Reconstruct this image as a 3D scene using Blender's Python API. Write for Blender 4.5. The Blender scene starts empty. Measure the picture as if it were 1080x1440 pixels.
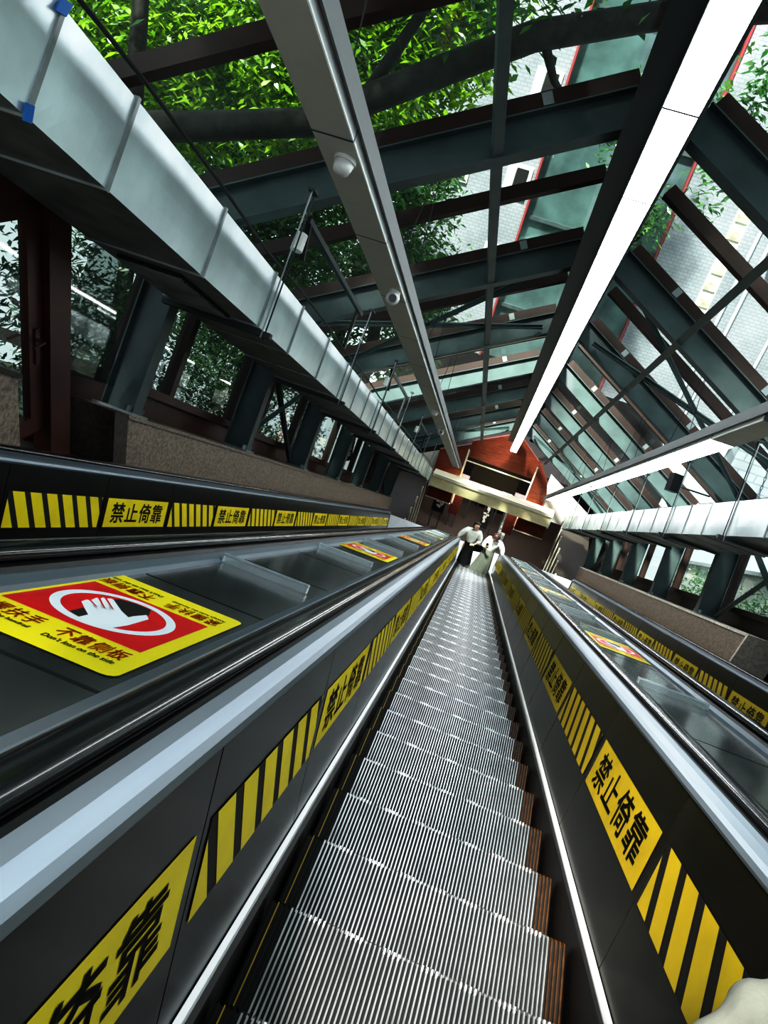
import bpy, math, random
import numpy as np
from mathutils import Vector, Matrix
random.seed(7); RNG = np.random.default_rng(11)
COL = bpy.context.scene.collection
TH = math.radians(30)
# tunnel frame (x across, s down the slope, n square to the slope) -> world
TM = Matrix(((1, 0, 0, 0), (0, math.cos(TH), math.sin(TH), 0), (0, -math.sin(TH), math.cos(TH), 0), (0, 0, 0, 1)))
TI = TM.inverted()
def tw(x, s, n): return TM @ Vector((x, s, n))
def wt(p): return TI @ Vector(p)
ORD = ['first', 'second', 'third', 'fourth', 'fifth', 'sixth', 'seventh', 'eighth', 'ninth', 'tenth', 'eleventh', 'twelfth',
       'thirteenth', 'fourteenth', 'fifteenth', 'sixteenth', 'seventeenth', 'eighteenth', 'nineteenth', 'twentieth',
       'twenty-first', 'twenty-second', 'twenty-third', 'twenty-fourth']

# ------------------------------------------------------------------ materials
def mat(name, col, rough=.5, metal=0., var=0., vscale=8., bump=0., bscale=40., emit=None, estr=0., spec=.5, coat=0., stretch=None, col2=None):
    m = bpy.data.materials.new(name); m.use_nodes = True
    nt = m.node_tree; b = nt.nodes['Principled BSDF']
    b.inputs['Base Color'].default_value = (*col, 1); b.inputs['Roughness'].default_value = rough
    b.inputs['Metallic'].default_value = metal; b.inputs['Specular IOR Level'].default_value = spec
    b.inputs['Coat Weight'].default_value = coat
    if emit: b.inputs['Emission Color'].default_value = (*emit, 1); b.inputs['Emission Strength'].default_value = estr
    if var or bump or col2:
        tc = nt.nodes.new('ShaderNodeTexCoord'); mp = nt.nodes.new('ShaderNodeMapping')
        nt.links.new(tc.outputs['Object'], mp.inputs['Vector'])
        if stretch: mp.inputs['Scale'].default_value = stretch
    if var or col2:
        n = nt.nodes.new('ShaderNodeTexNoise'); n.inputs['Scale'].default_value = vscale; n.inputs['Detail'].default_value = 6
        nt.links.new(mp.outputs['Vector'], n.inputs['Vector'])
        r = nt.nodes.new('ShaderNodeValToRGB')
        a = col2 or tuple(max(0, c * (1 - var)) for c in col); c2 = col if col2 else tuple(min(1, c * (1 + var)) for c in col)
        r.color_ramp.elements[0].position = .35; r.color_ramp.elements[1].position = .65
        r.color_ramp.elements[0].color = (*a, 1); r.color_ramp.elements[1].color = (*c2, 1)
        nt.links.new(n.outputs['Fac'], r.inputs['Fac']); nt.links.new(r.outputs['Color'], b.inputs['Base Color'])
    if bump:
        n2 = nt.nodes.new('ShaderNodeTexNoise'); n2.inputs['Scale'].default_value = bscale; n2.inputs['Detail'].default_value = 5
        nt.links.new(mp.outputs['Vector'], n2.inputs['Vector'])
        bp = nt.nodes.new('ShaderNodeBump'); bp.inputs['Strength'].default_value = bump; bp.inputs['Distance'].default_value = .02
        nt.links.new(n2.outputs['Fac'], bp.inputs['Height']); nt.links.new(bp.outputs['Normal'], b.inputs['Normal'])
    return m

def glass_mat(name, tint=(.86, .95, .92), dirt=.06, refl=.05, grow=.7):
    m = bpy.data.materials.new(name); m.use_nodes = True; nt = m.node_tree; nt.nodes.clear()
    o = nt.nodes.new('ShaderNodeOutputMaterial'); t = nt.nodes.new('ShaderNodeBsdfTransparent'); g = nt.nodes.new('ShaderNodeBsdfGlossy')
    d = nt.nodes.new('ShaderNodeBsdfTranslucent'); lw = nt.nodes.new('ShaderNodeLayerWeight'); mx = nt.nodes.new('ShaderNodeMixShader'); mx2 = nt.nodes.new('ShaderNodeMixShader')
    t.inputs['Color'].default_value = (*tint, 1); g.inputs['Roughness'].default_value = .03; d.inputs['Color'].default_value = (.8, .9, .88, 1)
    pw = nt.nodes.new('ShaderNodeMath'); pw.operation = 'POWER'; pw.inputs[1].default_value = 4.; lw.inputs['Blend'].default_value = .5
    nt.links.new(lw.outputs['Facing'], pw.inputs[0])
    ml = nt.nodes.new('ShaderNodeMath'); ml.operation = 'MULTIPLY_ADD'; ml.inputs[1].default_value = grow; ml.inputs[2].default_value = refl
    nt.links.new(pw.outputs[0], ml.inputs[0])
    tc = nt.nodes.new('ShaderNodeTexCoord'); ns = nt.nodes.new('ShaderNodeTexNoise'); ns.inputs['Scale'].default_value = 2.5; ns.inputs['Detail'].default_value = 5
    nt.links.new(tc.outputs['Object'], ns.inputs['Vector'])
    dm = nt.nodes.new('ShaderNodeMath'); dm.operation = 'MULTIPLY'; dm.inputs[1].default_value = dirt * 2; nt.links.new(ns.outputs['Fac'], dm.inputs[0])
    nt.links.new(dm.outputs[0], mx2.inputs['Fac']); nt.links.new(t.outputs[0], mx2.inputs[1]); nt.links.new(d.outputs[0], mx2.inputs[2])
    nt.links.new(ml.outputs[0], mx.inputs['Fac']); nt.links.new(mx2.outputs[0], mx.inputs[1]); nt.links.new(g.outputs[0], mx.inputs[2])
    nt.links.new(mx.outputs[0], o.inputs['Surface'])
    return m

def leaf_mat(name, c1, c2, trans=.55):
    m = bpy.data.materials.new(name); m.use_nodes = True; nt = m.node_tree; nt.nodes.clear()
    o = nt.nodes.new('ShaderNodeOutputMaterial'); d = nt.nodes.new('ShaderNodeBsdfDiffuse'); t = nt.nodes.new('ShaderNodeBsdfTranslucent')
    g = nt.nodes.new('ShaderNodeBsdfGlossy'); g.inputs['Roughness'].default_value = .35
    tc = nt.nodes.new('ShaderNodeTexCoord'); ns = nt.nodes.new('ShaderNodeTexNoise'); ns.inputs['Scale'].default_value = 1.6; ns.inputs['Detail'].default_value = 4
    nt.links.new(tc.outputs['Object'], ns.inputs['Vector'])
    r = nt.nodes.new('ShaderNodeValToRGB'); r.color_ramp.elements[0].position = .36; r.color_ramp.elements[1].position = .64
    r.color_ramp.elements[0].color = (*c1, 1); r.color_ramp.elements[1].color = (*c2, 1); nt.links.new(ns.outputs['Fac'], r.inputs['Fac'])
    nt.links.new(r.outputs['Color'], d.inputs['Color']); nt.links.new(r.outputs['Color'], t.inputs['Color'])
    a = nt.nodes.new('ShaderNodeMixShader'); a.inputs['Fac'].default_value = trans
    nt.links.new(d.outputs[0], a.inputs[1]); nt.links.new(t.outputs[0], a.inputs[2])
    b = nt.nodes.new('ShaderNodeMixShader'); b.inputs['Fac'].default_value = .06
    nt.links.new(a.outputs[0], b.inputs[1]); nt.links.new(g.outputs[0], b.inputs[2]); nt.links.new(b.outputs[0], o.inputs['Surface'])
    return m

def wood_mat(name, c1, c2):
    m = bpy.data.materials.new(name); m.use_nodes = True; nt = m.node_tree; b = nt.nodes['Principled BSDF']
    tc = nt.nodes.new('ShaderNodeTexCoord'); mp = nt.nodes.new('ShaderNodeMapping'); mp.inputs['Scale'].default_value = (1.2, 1.2, 14)
    ns = nt.nodes.new('ShaderNodeTexNoise'); ns.inputs['Scale'].default_value = 2.2; ns.inputs['Detail'].default_value = 7; ns.inputs['Distortion'].default_value = .8
    r = nt.nodes.new('ShaderNodeValToRGB'); r.color_ramp.elements[0].position = .35; r.color_ramp.elements[1].position = .68
    r.color_ramp.elements[0].color = (*c1, 1); r.color_ramp.elements[1].color = (*c2, 1)
    nt.links.new(tc.outputs['Object'], mp.inputs['Vector']); nt.links.new(mp.outputs['Vector'], ns.inputs['Vector'])
    nt.links.new(ns.outputs['Fac'], r.inputs['Fac']); nt.links.new(r.outputs['Color'], b.inputs['Base Color']); b.inputs['Roughness'].default_value = .4
    return m

def tile_mat(name, c1, c2, mortar, scale, rough=.7):
    m = bpy.data.materials.new(name); m.use_nodes = True; nt = m.node_tree; b = nt.nodes['Principled BSDF']
    tc = nt.nodes.new('ShaderNodeTexCoord'); mp = nt.nodes.new('ShaderNodeMapping'); mp.inputs['Rotation'].default_value = (math.pi / 2, 0, 0)
    br = nt.nodes.new('ShaderNodeTexBrick'); br.inputs['Scale'].default_value = scale
    br.inputs['Color1'].default_value = (*c1, 1); br.inputs['Color2'].default_value = (*c2, 1); br.inputs['Mortar'].default_value = (*mortar, 1)
    br.inputs['Mortar Size'].default_value = .022; br.inputs['Brick Width'].default_value = .5; br.inputs['Row Height'].default_value = .25
    ns = nt.nodes.new('ShaderNodeTexNoise'); ns.inputs['Scale'].default_value = .7; ns.inputs['Detail'].default_value = 6
    mx = nt.nodes.new('ShaderNodeMixRGB'); mx.blend_type = 'MULTIPLY'; mx.inputs['Fac'].default_value = .55
    nt.links.new(tc.outputs['Object'], mp.inputs['Vector']); nt.links.new(mp.outputs['Vector'], br.inputs['Vector']); nt.links.new(tc.outputs['Object'], ns.inputs['Vector'])
    r = nt.nodes.new('ShaderNodeValToRGB'); r.color_ramp.elements[0].position = .3; r.color_ramp.elements[0].color = (.45, .45, .47, 1); r.color_ramp.elements[1].position = .6
    nt.links.new(ns.outputs['Fac'], r.inputs['Fac'])
    nt.links.new(br.outputs['Color'], mx.inputs[1]); nt.links.new(r.outputs['Color'], mx.inputs[2]); nt.links.new(mx.outputs[0], b.inputs['Base Color'])
    b.inputs['Roughness'].default_value = rough
    return m

M = {}
M['steel'] = mat('steel_paint', (.085, .112, .114), .45, .2, var=.15, vscale=3)
M['steel_dark'] = mat('dark_steel', (.045, .055, .06), .45, .3)
M['brown'] = mat('brown_frame', (.036, .015, .011), .4, .1, var=.2, vscale=4)
M['brown_red'] = mat('red_brown_frame', (.07, .022, .014), .38, .1, var=.2, vscale=4)
M['glass'] = glass_mat('roof_glass', (.82, .95, .90), .02, .015, .3)
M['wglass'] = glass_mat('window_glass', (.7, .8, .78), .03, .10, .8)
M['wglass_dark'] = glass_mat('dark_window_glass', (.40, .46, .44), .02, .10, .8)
M['galv'] = mat('galvanised_sheet', (.72, .80, .82), .36, .6, var=.13, vscale=2.2, bump=.25, bscale=2.4)
M['galv_dull_shade'] = mat('dull_shaded_galvanised', (.34, .36, .36), .5, .6, var=.2, vscale=5)  # dull metal of flanges and grilles, also the duct faces painted as shaded
M['alu'] = mat('brushed_aluminium', (.25, .29, .335), .40, .65, var=.08, vscale=14, stretch=(1, .04, 1))
M['trimsteel'] = mat('polished_trim', (.95, .96, .97), .38, .35)
M['panel'] = mat('charcoal_panel', (.026, .026, .024), .27, .4, var=.3, vscale=2.5)
M['panel_gap'] = mat('panel_gap', (.004, .004, .004), .6)
M['deckpan'] = mat('grey_deck_panel', (.12, .13, .127), .17, .55, var=.25, vscale=2.2, bump=.06, bscale=3)
M['rubber'] = mat('black_rubber', (.008, .008, .01), .22, 0., spec=.6, coat=.3)
M['black'] = mat('black_plastic', (.006, .006, .007), .45)
M['yellow_shaded'] = mat('shaded_sign_yellow', (.46, .34, .012), .5, 0., var=.1, vscale=5); M['panel_brown_shaded'] = mat('shaded_brown_grey_panel', (.023, .020, .014), .3, .4, var=.35, vscale=2.5); M['yellow'] = mat('sign_yellow', (.96, .74, .01), .45, 0., var=.06, vscale=6)  # right-side yellow and panel are darker copies, weaker light put into their colour
M['yellow_bright'] = mat('sticker_yellow', (.95, .80, .01), .5)
M['ink'] = mat('black_ink', (.006, .005, .004), .6)
M['red'] = mat('sticker_red', (.78, .008, .012), .45, var=.08, vscale=9)
M['white'] = mat('sticker_white', (.86, .9, .94), .5)
M['orange'] = mat('orange_lettering', (.70, .16, .01), .5)
M['ridge'] = mat('step_ridge', (.50, .51, .52), .36, .75, var=.22, vscale=6)
M['ridge_dirty'] = mat('step_ridge_worn', (.30, .30, .30), .45, .6, var=.3, vscale=20)
M['tip'] = mat('step_polished_tip', (.95, .96, .98), .3, .4)
M['groove'] = mat('step_groove', (.007, .007, .007), .7)
M['sideyel'] = mat('step_side_yellow', (.075, .032, .008), .5, .1, var=.35, vscale=25)
M['edgeyel'] = mat('step_edge_yellow', (.55, .36, .02), .5)
M['granite'] = mat('granite', (.36, .28, .22), .45, 0., col2=(.15, .115, .09), vscale=38, bump=.1, bscale=60)
M['granite_dk'] = mat('dark_granite', (.045, .034, .028), .5, 0., var=.4, vscale=30)
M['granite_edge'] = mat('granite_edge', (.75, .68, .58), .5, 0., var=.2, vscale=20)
M['concrete'] = mat('dark_concrete', (.04, .04, .04), .85, 0., var=.3, vscale=3)
M['landing'] = mat('landing_plate', (.80, .81, .82), .3, .1, var=.05, vscale=9)
M['wood'] = wood_mat('red_wood', (.10, .024, .013), (.22, .055, .027))
M['wood_dk'] = wood_mat('dark_red_wood', (.06, .014, .009), (.10, .024, .014))
M['cream'] = mat('cream_beam', (.93, .82, .50), .5, 0., var=.06, vscale=5)
M['cream_lt'] = mat('pale_cream', (.86, .80, .62), .45)
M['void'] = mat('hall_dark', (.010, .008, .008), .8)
M['hallgrey'] = mat('hall_grey', (.34, .35, .36), .45, .2, var=.4, vscale=3)
M['hallmaroon'] = mat('hall_maroon', (.09, .015, .02), .5)
M['lampon'] = mat('lamp_diffuser_lit', (1, 1, 1), .5, emit=(.96, .98, 1), estr=9.)
M['lampoff'] = mat('lamp_diffuser_unlit', (.66, .64, .58), .55, 0., var=.05, vscale=3)
M['lampbox'] = mat('lamp_body', (.9, .9, .9), .4)
M['lampgrey'] = mat('lamp_channel', (.13, .145, .15), .45, .3)
M['signlit'] = mat('exit_sign_face', (.85, .87, .85), .4, emit=(.9, .95, .92), estr=.5)
M['signdark'] = mat('exit_sign_marks', (.05, .06, .05), .5)
M['whiteplastic'] = mat('white_plastic', (.72, .71, .68), .4)
M['lens'] = mat('black_lens', (.003, .003, .004), .08)
M['acrylic'] = glass_mat('clear_bar', (.86, .9, .9), .22, .12, .6); M['acrylic_glint'] = mat('clear_bar_glint', (.85, .9, .92), .2)  # white edge strips paint in the highlights of the clear bar
M['bluetape'] = mat('blue_tape', (.01, .17, .55), .5)
M['cable'] = mat('cable_jacket', (.012, .013, .014), .5)
M['zinc'] = mat('zinc_hardware', (.30, .32, .33), .4, .6)
M['bark'] = mat('bark', (.028, .024, .018), .9, 0., var=.4, vscale=7, bump=.5, bscale=14)
M['leafA'] = leaf_mat('leaf_bright', (.06, .17, .005), (.30, .50, .015), .6)
M['leafB'] = leaf_mat('leaf_mid', (.02, .08, .018), (.10, .26, .05), .5)
M['leafC'] = leaf_mat('leaf_dark', (.012, .05, .016), (.07, .17, .05), .4)
M['ground'] = mat('leafy_ground', (.02, .035, .014), .95, 0., var=.5, vscale=2)
M['tile'] = tile_mat('facade_tile', (.38, .38, .41), (.34, .34, .37), (.25, .25, .28), 2.4)
M['tile2'] = tile_mat('facade_slab', (.46, .48, .52), (.42, .44, .48), (.3, .32, .36), .8)
M['teal'] = mat('green_glazing', (.11, .17, .17), .12, .2, var=.3, vscale=1.2)
M['redpipe'] = mat('red_edge_paint', (.34, .06, .06), .5)
M['plaster'] = mat('cream_plaster', (.80, .74, .62), .8, 0., var=.25, vscale=4)
M['plaster_dk'] = mat('worn_plaster', (.50, .43, .33), .85, 0., var=.3, vscale=5)
M['pipegrey'] = mat('pipe_grey', (.66, .68, .72), .45)
M['curtain'] = mat('curtain_white', (.74, .76, .75), .8, 0., var=.1, vscale=10)
M['skin'] = mat('skin', (.62, .38, .28), .5)
M['hair'] = mat('black_hair', (.010, .008, .008), .4)
M['hair2'] = mat('dark_red_hair', (.045, .014, .014), .4)
M['blouse'] = mat('white_blouse', (.80, .79, .77), .7, var=.06, vscale=20)
M['skirtb'] = mat('black_skirt', (.006, .006, .007), .7)
M['skirtg'] = mat('sage_skirt', (.17, .175, .15), .7, var=.1, vscale=12)
M['shoe'] = mat('shoe_black', (.01, .01, .01), .35)
M['lip'] = mat('lips', (.45, .10, .09), .4)
M['sleeve'] = mat('cream_sleeve', (.30, .30, .26), .75, 0., var=.05, vscale=18, bump=.15, bscale=60)

# ------------------------------------------------------------------ mesh builder
class MB:
    def __init__(self): self.v = []; self.f = []; self.m = []
    def add(self, vs, fs, mi=0):
        b = len(self.v); self.v += [tuple(p) for p in vs]
        self.f += [tuple(b + i for i in f) for f in fs]; self.m += [mi] * len(fs); return self
    def box(self, lo, hi, mi=0):
        (a, b, c), (d, e, f) = lo, hi
        return self.add([(a, b, c), (d, b, c), (d, e, c), (a, e, c), (a, b, f), (d, b, f), (d, e, f), (a, e, f)],
                        [(0, 3, 2, 1), (4, 5, 6, 7), (0, 1, 5, 4), (1, 2, 6, 5), (2, 3, 7, 6), (3, 0, 4, 7)], mi)
    def bar(self, p0, p1, w, h, mi=0):
        p0, p1, w, h = map(Vector, (p0, p1, w, h))
        vs = [p + sw * w + sh * h for p in (p0, p1) for sw, sh in ((-1, -1), (1, -1), (1, 1), (-1, 1))]
        return self.add(vs, [(0, 1, 2, 3), (7, 6, 5, 4), (0, 4, 5, 1), (1, 5, 6, 2), (2, 6, 7, 3), (3, 7, 4, 0)], mi)
    def tube(self, pts, r, seg=8, mi=0, cap=True):
        pts = [Vector(p) for p in pts]; rs = r if isinstance(r, (list, tuple)) else [r] * len(pts)
        vs = []; fs = []; ref = None
        for i, p in enumerate(pts):
            d = (pts[min(i + 1, len(pts) - 1)] - pts[max(i - 1, 0)]).normalized()
            if ref is None: ref = d.orthogonal().normalized()
            u = (ref - d * ref.dot(d))
            u = u.normalized() if u.length > 1e-6 else d.orthogonal().normalized()
            ref = u; w = d.cross(u)
            vs += [p + (u * math.cos(2 * math.pi * k / seg) + w * math.sin(2 * math.pi * k / seg)) * rs[i] for k in range(seg)]
        for i in range(len(pts) - 1):
            for k in range(seg):
                a = i * seg + k; b = i * seg + (k + 1) % seg; fs.append((a, b, b + seg, a + seg))
        if cap: fs.append(tuple(reversed(range(seg)))); fs.append(tuple(range(len(vs) - seg, len(vs))))
        return self.add(vs, fs, mi)
    def prism(self, prof, s0, s1, mi=0, cap=True):      # profile of (x, n) pushed along s
        k = len(prof); vs = [(x, s0, n) for x, n in prof] + [(x, s1, n) for x, n in prof]
        fs = [(i, (i + 1) % k, k + (i + 1) % k, k + i) for i in range(k)]
        if cap: fs += [tuple(reversed(range(k))), tuple(range(k, 2 * k))]
        return self.add(vs, fs, mi)
    def ball(self, c, r, seg=14, ring=9, mi=0, sq=(1, 1, 1)):
        vs = []; fs = []
        for i in range(ring + 1):
            a = math.pi * i / ring
            for k in range(seg):
                b = 2 * math.pi * k / seg
                vs.append((c[0] + r * sq[0] * math.sin(a) * math.cos(b), c[1] + r * sq[1] * math.sin(a) * math.sin(b), c[2] + r * sq[2] * math.cos(a)))
        for i in range(ring):
            for k in range(seg):
                a = i * seg + k; b = i * seg + (k + 1) % seg; fs.append((a, a + seg, b + seg, b))
        return self.add(vs, fs, mi)
    def mesh(self, name, mats, base=(0, 0, 0), smooth=False):
        me = bpy.data.meshes.new(name)
        b = Vector(base); me.from_pydata([Vector(p) - b for p in self.v], [], self.f)
        for m in (mats if isinstance(mats, (list, tuple)) else [mats]): me.materials.append(m)
        if any(self.m): me.polygons.foreach_set('material_index', self.m)
        if smooth: me.polygons.foreach_set('use_smooth', [True] * len(self.f))
        me.validate(); me.update(); return me

BASE = {}
def link(name, data, parent=None, loc=(0, 0, 0), rot=None):
    o = bpy.data.objects.new(name, data); COL.objects.link(o)
    if parent is not None: o.parent = parent
    o.matrix_local = Matrix.Translation(loc) @ (rot or Matrix.Identity(4)); return o
def props(o, label=None, cat=None, group=None, kind=None):
    if label: o['label'] = label
    if cat: o['category'] = cat
    if group: o['group'] = group
    if kind: o['kind'] = kind
    return o
def root(name, label=None, cat=None, base=(0, 0, 0), group=None, kind=None, frame='t'):
    o = bpy.data.objects.new(name, None); COL.objects.link(o); o.empty_display_size = .2
    o.matrix_world = (TM if frame == 't' else Matrix.Identity(4)) @ Matrix.Translation(base)
    BASE[o.name] = Vector(base); return props(o, label, cat, group, kind)
def part(name, mb, mats, parent, label=None, smooth=False):       # mb in the frame coordinates of its root
    o = link(name, mb.mesh(name, mats, BASE[parent.name], smooth), parent); BASE[o.name] = BASE[parent.name]
    if label: o['label'] = label
    return o
def solo(name, mb, mats, label=None, cat=None, base=(0, 0, 0), group=None, kind=None, frame='t', smooth=False):
    o = bpy.data.objects.new(name, mb.mesh(name, mats, base, smooth)); COL.objects.link(o)
    o.matrix_world = (TM if frame == 't' else Matrix.Identity(4)) @ Matrix.Translation(base)
    BASE[o.name] = Vector(base); return props(o, label, cat, group, kind)
def kids(o): return [c for c in list(COL.objects) if c.parent == o]
def copy_tree(o, base=None, label=None, frame='t', parent=None):
    c = o.copy(); COL.objects.link(c)
    if parent is not None: c.parent = parent
    if base is not None:
        c.matrix_world = (TM if frame == 't' else Matrix.Identity(4)) @ Matrix.Translation(base); BASE[c.name] = Vector(base)
    if label: c['label'] = label
    for ch in o.children: copy_tree(ch, parent=c)
    return c
def copy_part(o, parent, loc, rot=None):
    c = o.copy(); COL.objects.link(c); c.parent = parent
    c.matrix_local = Matrix.Translation(loc) @ (rot or Matrix.Identity(4)); BASE[c.name] = BASE[parent.name]
    for ch in o.children: copy_part(ch, c, ch.matrix_local.translation)
    return c

_txt = {}
def glyphs(s, bold=0.):
    """triangulated lettering, normalised to its own bounding box: verts in 0..1 and faces, plus aspect"""
    if (s, bold) not in _txt:
        cu = bpy.data.curves.new('lettering', 'FONT'); cu.body = s; cu.size = 1; cu.offset = bold; cu.resolution_u = 3
        o = bpy.data.objects.new('lettering', cu); COL.objects.link(o)
        bpy.context.view_layer.update(); dg = bpy.context.evaluated_depsgraph_get()
        me = bpy.data.meshes.new_from_object(o.evaluated_get(dg))
        v = [(p.co.x, p.co.y) for p in me.vertices]; f = [tuple(p.vertices) for p in me.polygons]
        bpy.data.objects.remove(o); bpy.data.curves.remove(cu); bpy.data.meshes.remove(me)
        xs = [p[0] for p in v] or [0, 1]; ys = [p[1] for p in v] or [0, 1]
        x0, x1, y0, y1 = min(xs), max(xs), min(ys), max(ys); w = max(x1 - x0, 1e-6); h = max(y1 - y0, 1e-6)
        _txt[(s, bold)] = ([((a - x0) / w, (b - y0) / h) for a, b in v], f, w / h)
    return _txt[(s, bold)]
def letter(mb, s, fn, u0, u1, v0, v1, mi, bold=0.):
    """put lettering in the rectangle u0..u1, v0..v1 of a surface map fn(u, v) -> point"""
    v, f, _ = glyphs(s)
    for da, db in (((-1, -1), (1, -1), (1, 1), (-1, 1)) if bold else ((0, 0),)):
        mb.add([fn(u0 + (u1 - u0) * (a + da * bold), v0 + (v1 - v0) * (b + db * bold)) for a, b in v], f, mi)

# ------------------------------------------------------------------ camera
F = 1020.
yc = Vector((131, 18, F)).normalized(); a = math.radians(20.2)
xc = Vector((math.cos(a), math.sin(a), 0)); xc.z = -xc.dot(yc) / yc.z; xc.normalize()
nc = xc.cross(yc)
if nc.y > 0: nc = -nc
CT = Vector((-.296, 0, 1.183))
RT = Matrix((xc, yc, nc))                              # camera rays -> tunnel frame
def pt(u, v, d): return CT + RT @ Vector(((u - 540) / F * d, (v - 720) / F * d, d))
cam = bpy.data.cameras.new('camera'); co = bpy.data.objects.new('camera', cam); COL.objects.link(co)
RW = TM.to_3x3() @ RT
cm = Matrix((RW @ Vector((1, 0, 0)), RW @ Vector((0, -1, 0)), RW @ Vector((0, 0, -1)))).transposed().to_4x4(); cm.translation = TM @ CT
co.matrix_world = cm
cam.sensor_fit = 'VERTICAL'; cam.sensor_height = 36; cam.lens = 36 * F / 1440; cam.clip_start = .02; cam.clip_end = 300
bpy.context.scene.camera = co

# ------------------------------------------------------------------ escalators
S0, S1 = -1.9, 21.2
PIT = .462
RUN, RISE = PIT * math.cos(TH), PIT * math.sin(TH)
STEP_ROT = Matrix.Rotation(TH, 4, 'X')                  # treads are level in the world
def step_mesh():
    mb = MB(); W = .96; NR = 66; p = W / NR
    mb.box((-W / 2, -RUN - .03, -.035), (W / 2, 0, -.012), 1)             # tread plate (groove floor)
    for i in range(NR):
        x = -W / 2 + (i + .5) * p; e = min(i, NR - 1 - i); hw = p * (.175 if e > 3 or x > 0 else .10); mi = 0 if e > 3 else (2 if x > 0 else (3 if e == 1 else 1))
        mb.box((x - hw, -RUN - .03, -.014), (x + hw, 0, 0), mi)
        if e >= 4:
            r = (i // 4) % 2
            if r == 0: mb.box((x - hw * 1.1, -.014, -.010), (x + hw * 1.1, .002, .003), 4)
    # curved riser with the same cleats below the nose
    n = 5; ang = [k / n for k in range(n + 1)]
    prof = [(-.02 * math.sin(q * 1.4) - .03 * q * q, -.012 - (RISE + .03) * q) for q in ang]
    for k in range(n):
        (y0, z0), (y1, z1) = prof[k], prof[k + 1]
        mb.add([(-W / 2, y0, z0), (W / 2, y0, z0), (W / 2, y1, z1), (-W / 2, y1, z1)], [(0, 1, 2, 3)], 1)
        for i in range(0, NR):
            x = -W / 2 + (i + .5) * p; hw = p * .27
            mb.add([(x - hw, y0 + .01, z0), (x + hw, y0 + .01, z0), (x + hw, y1 + .01, z1), (x - hw, y1 + .01, z1)], [(0, 1, 2, 3)], 2 if i > NR - 5 else (1 if i < 4 else 5))
    for sx in (-1, 1):                                                     # side cheeks of the step
        mb.add([(sx * W / 2, 0, 0), (sx * W / 2, -RUN - .03, 0), (sx * W / 2, -RUN * .9, -RISE), (sx * W / 2, -.05, -RISE)], [(0, 1, 2, 3)], 2 if sx > 0 else 1)
    return mb.mesh('step', [M['ridge'], M['groove'], M['sideyel'], M['edgeyel'], M['tip'], M['ridge_dirty']])
STEP = step_mesh()

PL = 1.09
def pfn(side, lift=0.):                                  # inner panel: u along s, t up the panel
    def f(s, t):
        return Vector((side * (.53 + .07 * t) - side * lift, s, .01 + .63 * t))
    return f
def panel_mesh(side):
    f = pfn(side); mb = MB(); g = .0035
    q = [f(g, 0), f(PL - g, 0), f(PL - g, 1), f(g, 1)]; b = pfn(side, -.012); r = [b(g, 0), b(PL - g, 0), b(PL - g, 1), b(g, 1)]
    mb.add(q + r, [(0, 1, 2, 3), (7, 6, 5, 4), (0, 4, 5, 1), (1, 5, 6, 2), (2, 6, 7, 3), (3, 7, 4, 0)])
    return mb.mesh('inner_panel', M['panel' if side < 0 else 'panel_brown_shaded'])
T0, T1 = .400, .735                                      # band n .262 .. .473
def sign_mesh(side):
    mb = MB(); f = pfn(side, .002); g = pfn(side, .0032)
    mb.add([f(.045, T0), f(PL - .045, T0), f(PL - .045, T1), f(.045, T1)], [(0, 1, 2, 3)], 0)
    h = T1 - T0; w = PL - .09
    for k, c in enumerate('禁止倚靠'):
        u0 = .045 + w * (.085 + .215 * k); u1 = u0 + w * .185
        v0, v1 = T0 + h * .16, T0 + h * .86
        if c == '止': v0, v1 = T0 + h * .2, T0 + h * .84
        if side < 0: letter(mb, c, g, u0, u1, v0, v1, 1, .018)
        else: letter(mb, c, lambda u, v: g(PL - u, v), u0, u1, v0, v1, 1, .018)
    return mb.mesh('warning_sign', [M['yellow' if side < 0 else 'yellow_shaded'], M['ink']])
def stripe_mesh(side):
    mb = MB(); f = pfn(side, .002); h = .2115; sl = .125; per = .163; a0, a1 = .035, PL - .035
    mb.add([f(a0, T0), f(a1, T0), f(a1, T1), f(a0, T1)], [(0, 1, 2, 3)], 1)
    g = pfn(side, .0032)
    for k in range(-2, 9):
        u = a0 + k * per + .03; w = .108
        poly = [(u + sl, 0), (u + sl + w, 0), (u + w, 1), (u, 1)]          # leans over to the left at the top
        for lim, sg in ((a0, 1), (a1, -1)):                                # clip to the panel ends
            out = []
            for i in range(len(poly)):
                p, q = poly[i], poly[(i + 1) % len(poly)]
                ip, iq = sg * (p[0] - lim) >= 0, sg * (q[0] - lim) >= 0
                if ip: out.append(p)
                if ip != iq:
                    t = (lim - p[0]) / (q[0] - p[0]); out.append((lim, p[1] + t * (q[1] - p[1])))
            poly = out
            if not poly: break
        if len(poly) < 3: continue
        mb.add([g(x if side < 0 else PL - x, T0 + (T1 - T0) * y) for x, y in poly], [tuple(range(len(poly)))], 0)
    return mb.mesh('hazard_stripe', [M['yellow' if side < 0 else 'yellow_shaded'], M['ink']])
PM = {sd: (panel_mesh(sd), sign_mesh(sd), stripe_mesh(sd)) for sd in (-1, 1)}

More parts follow.
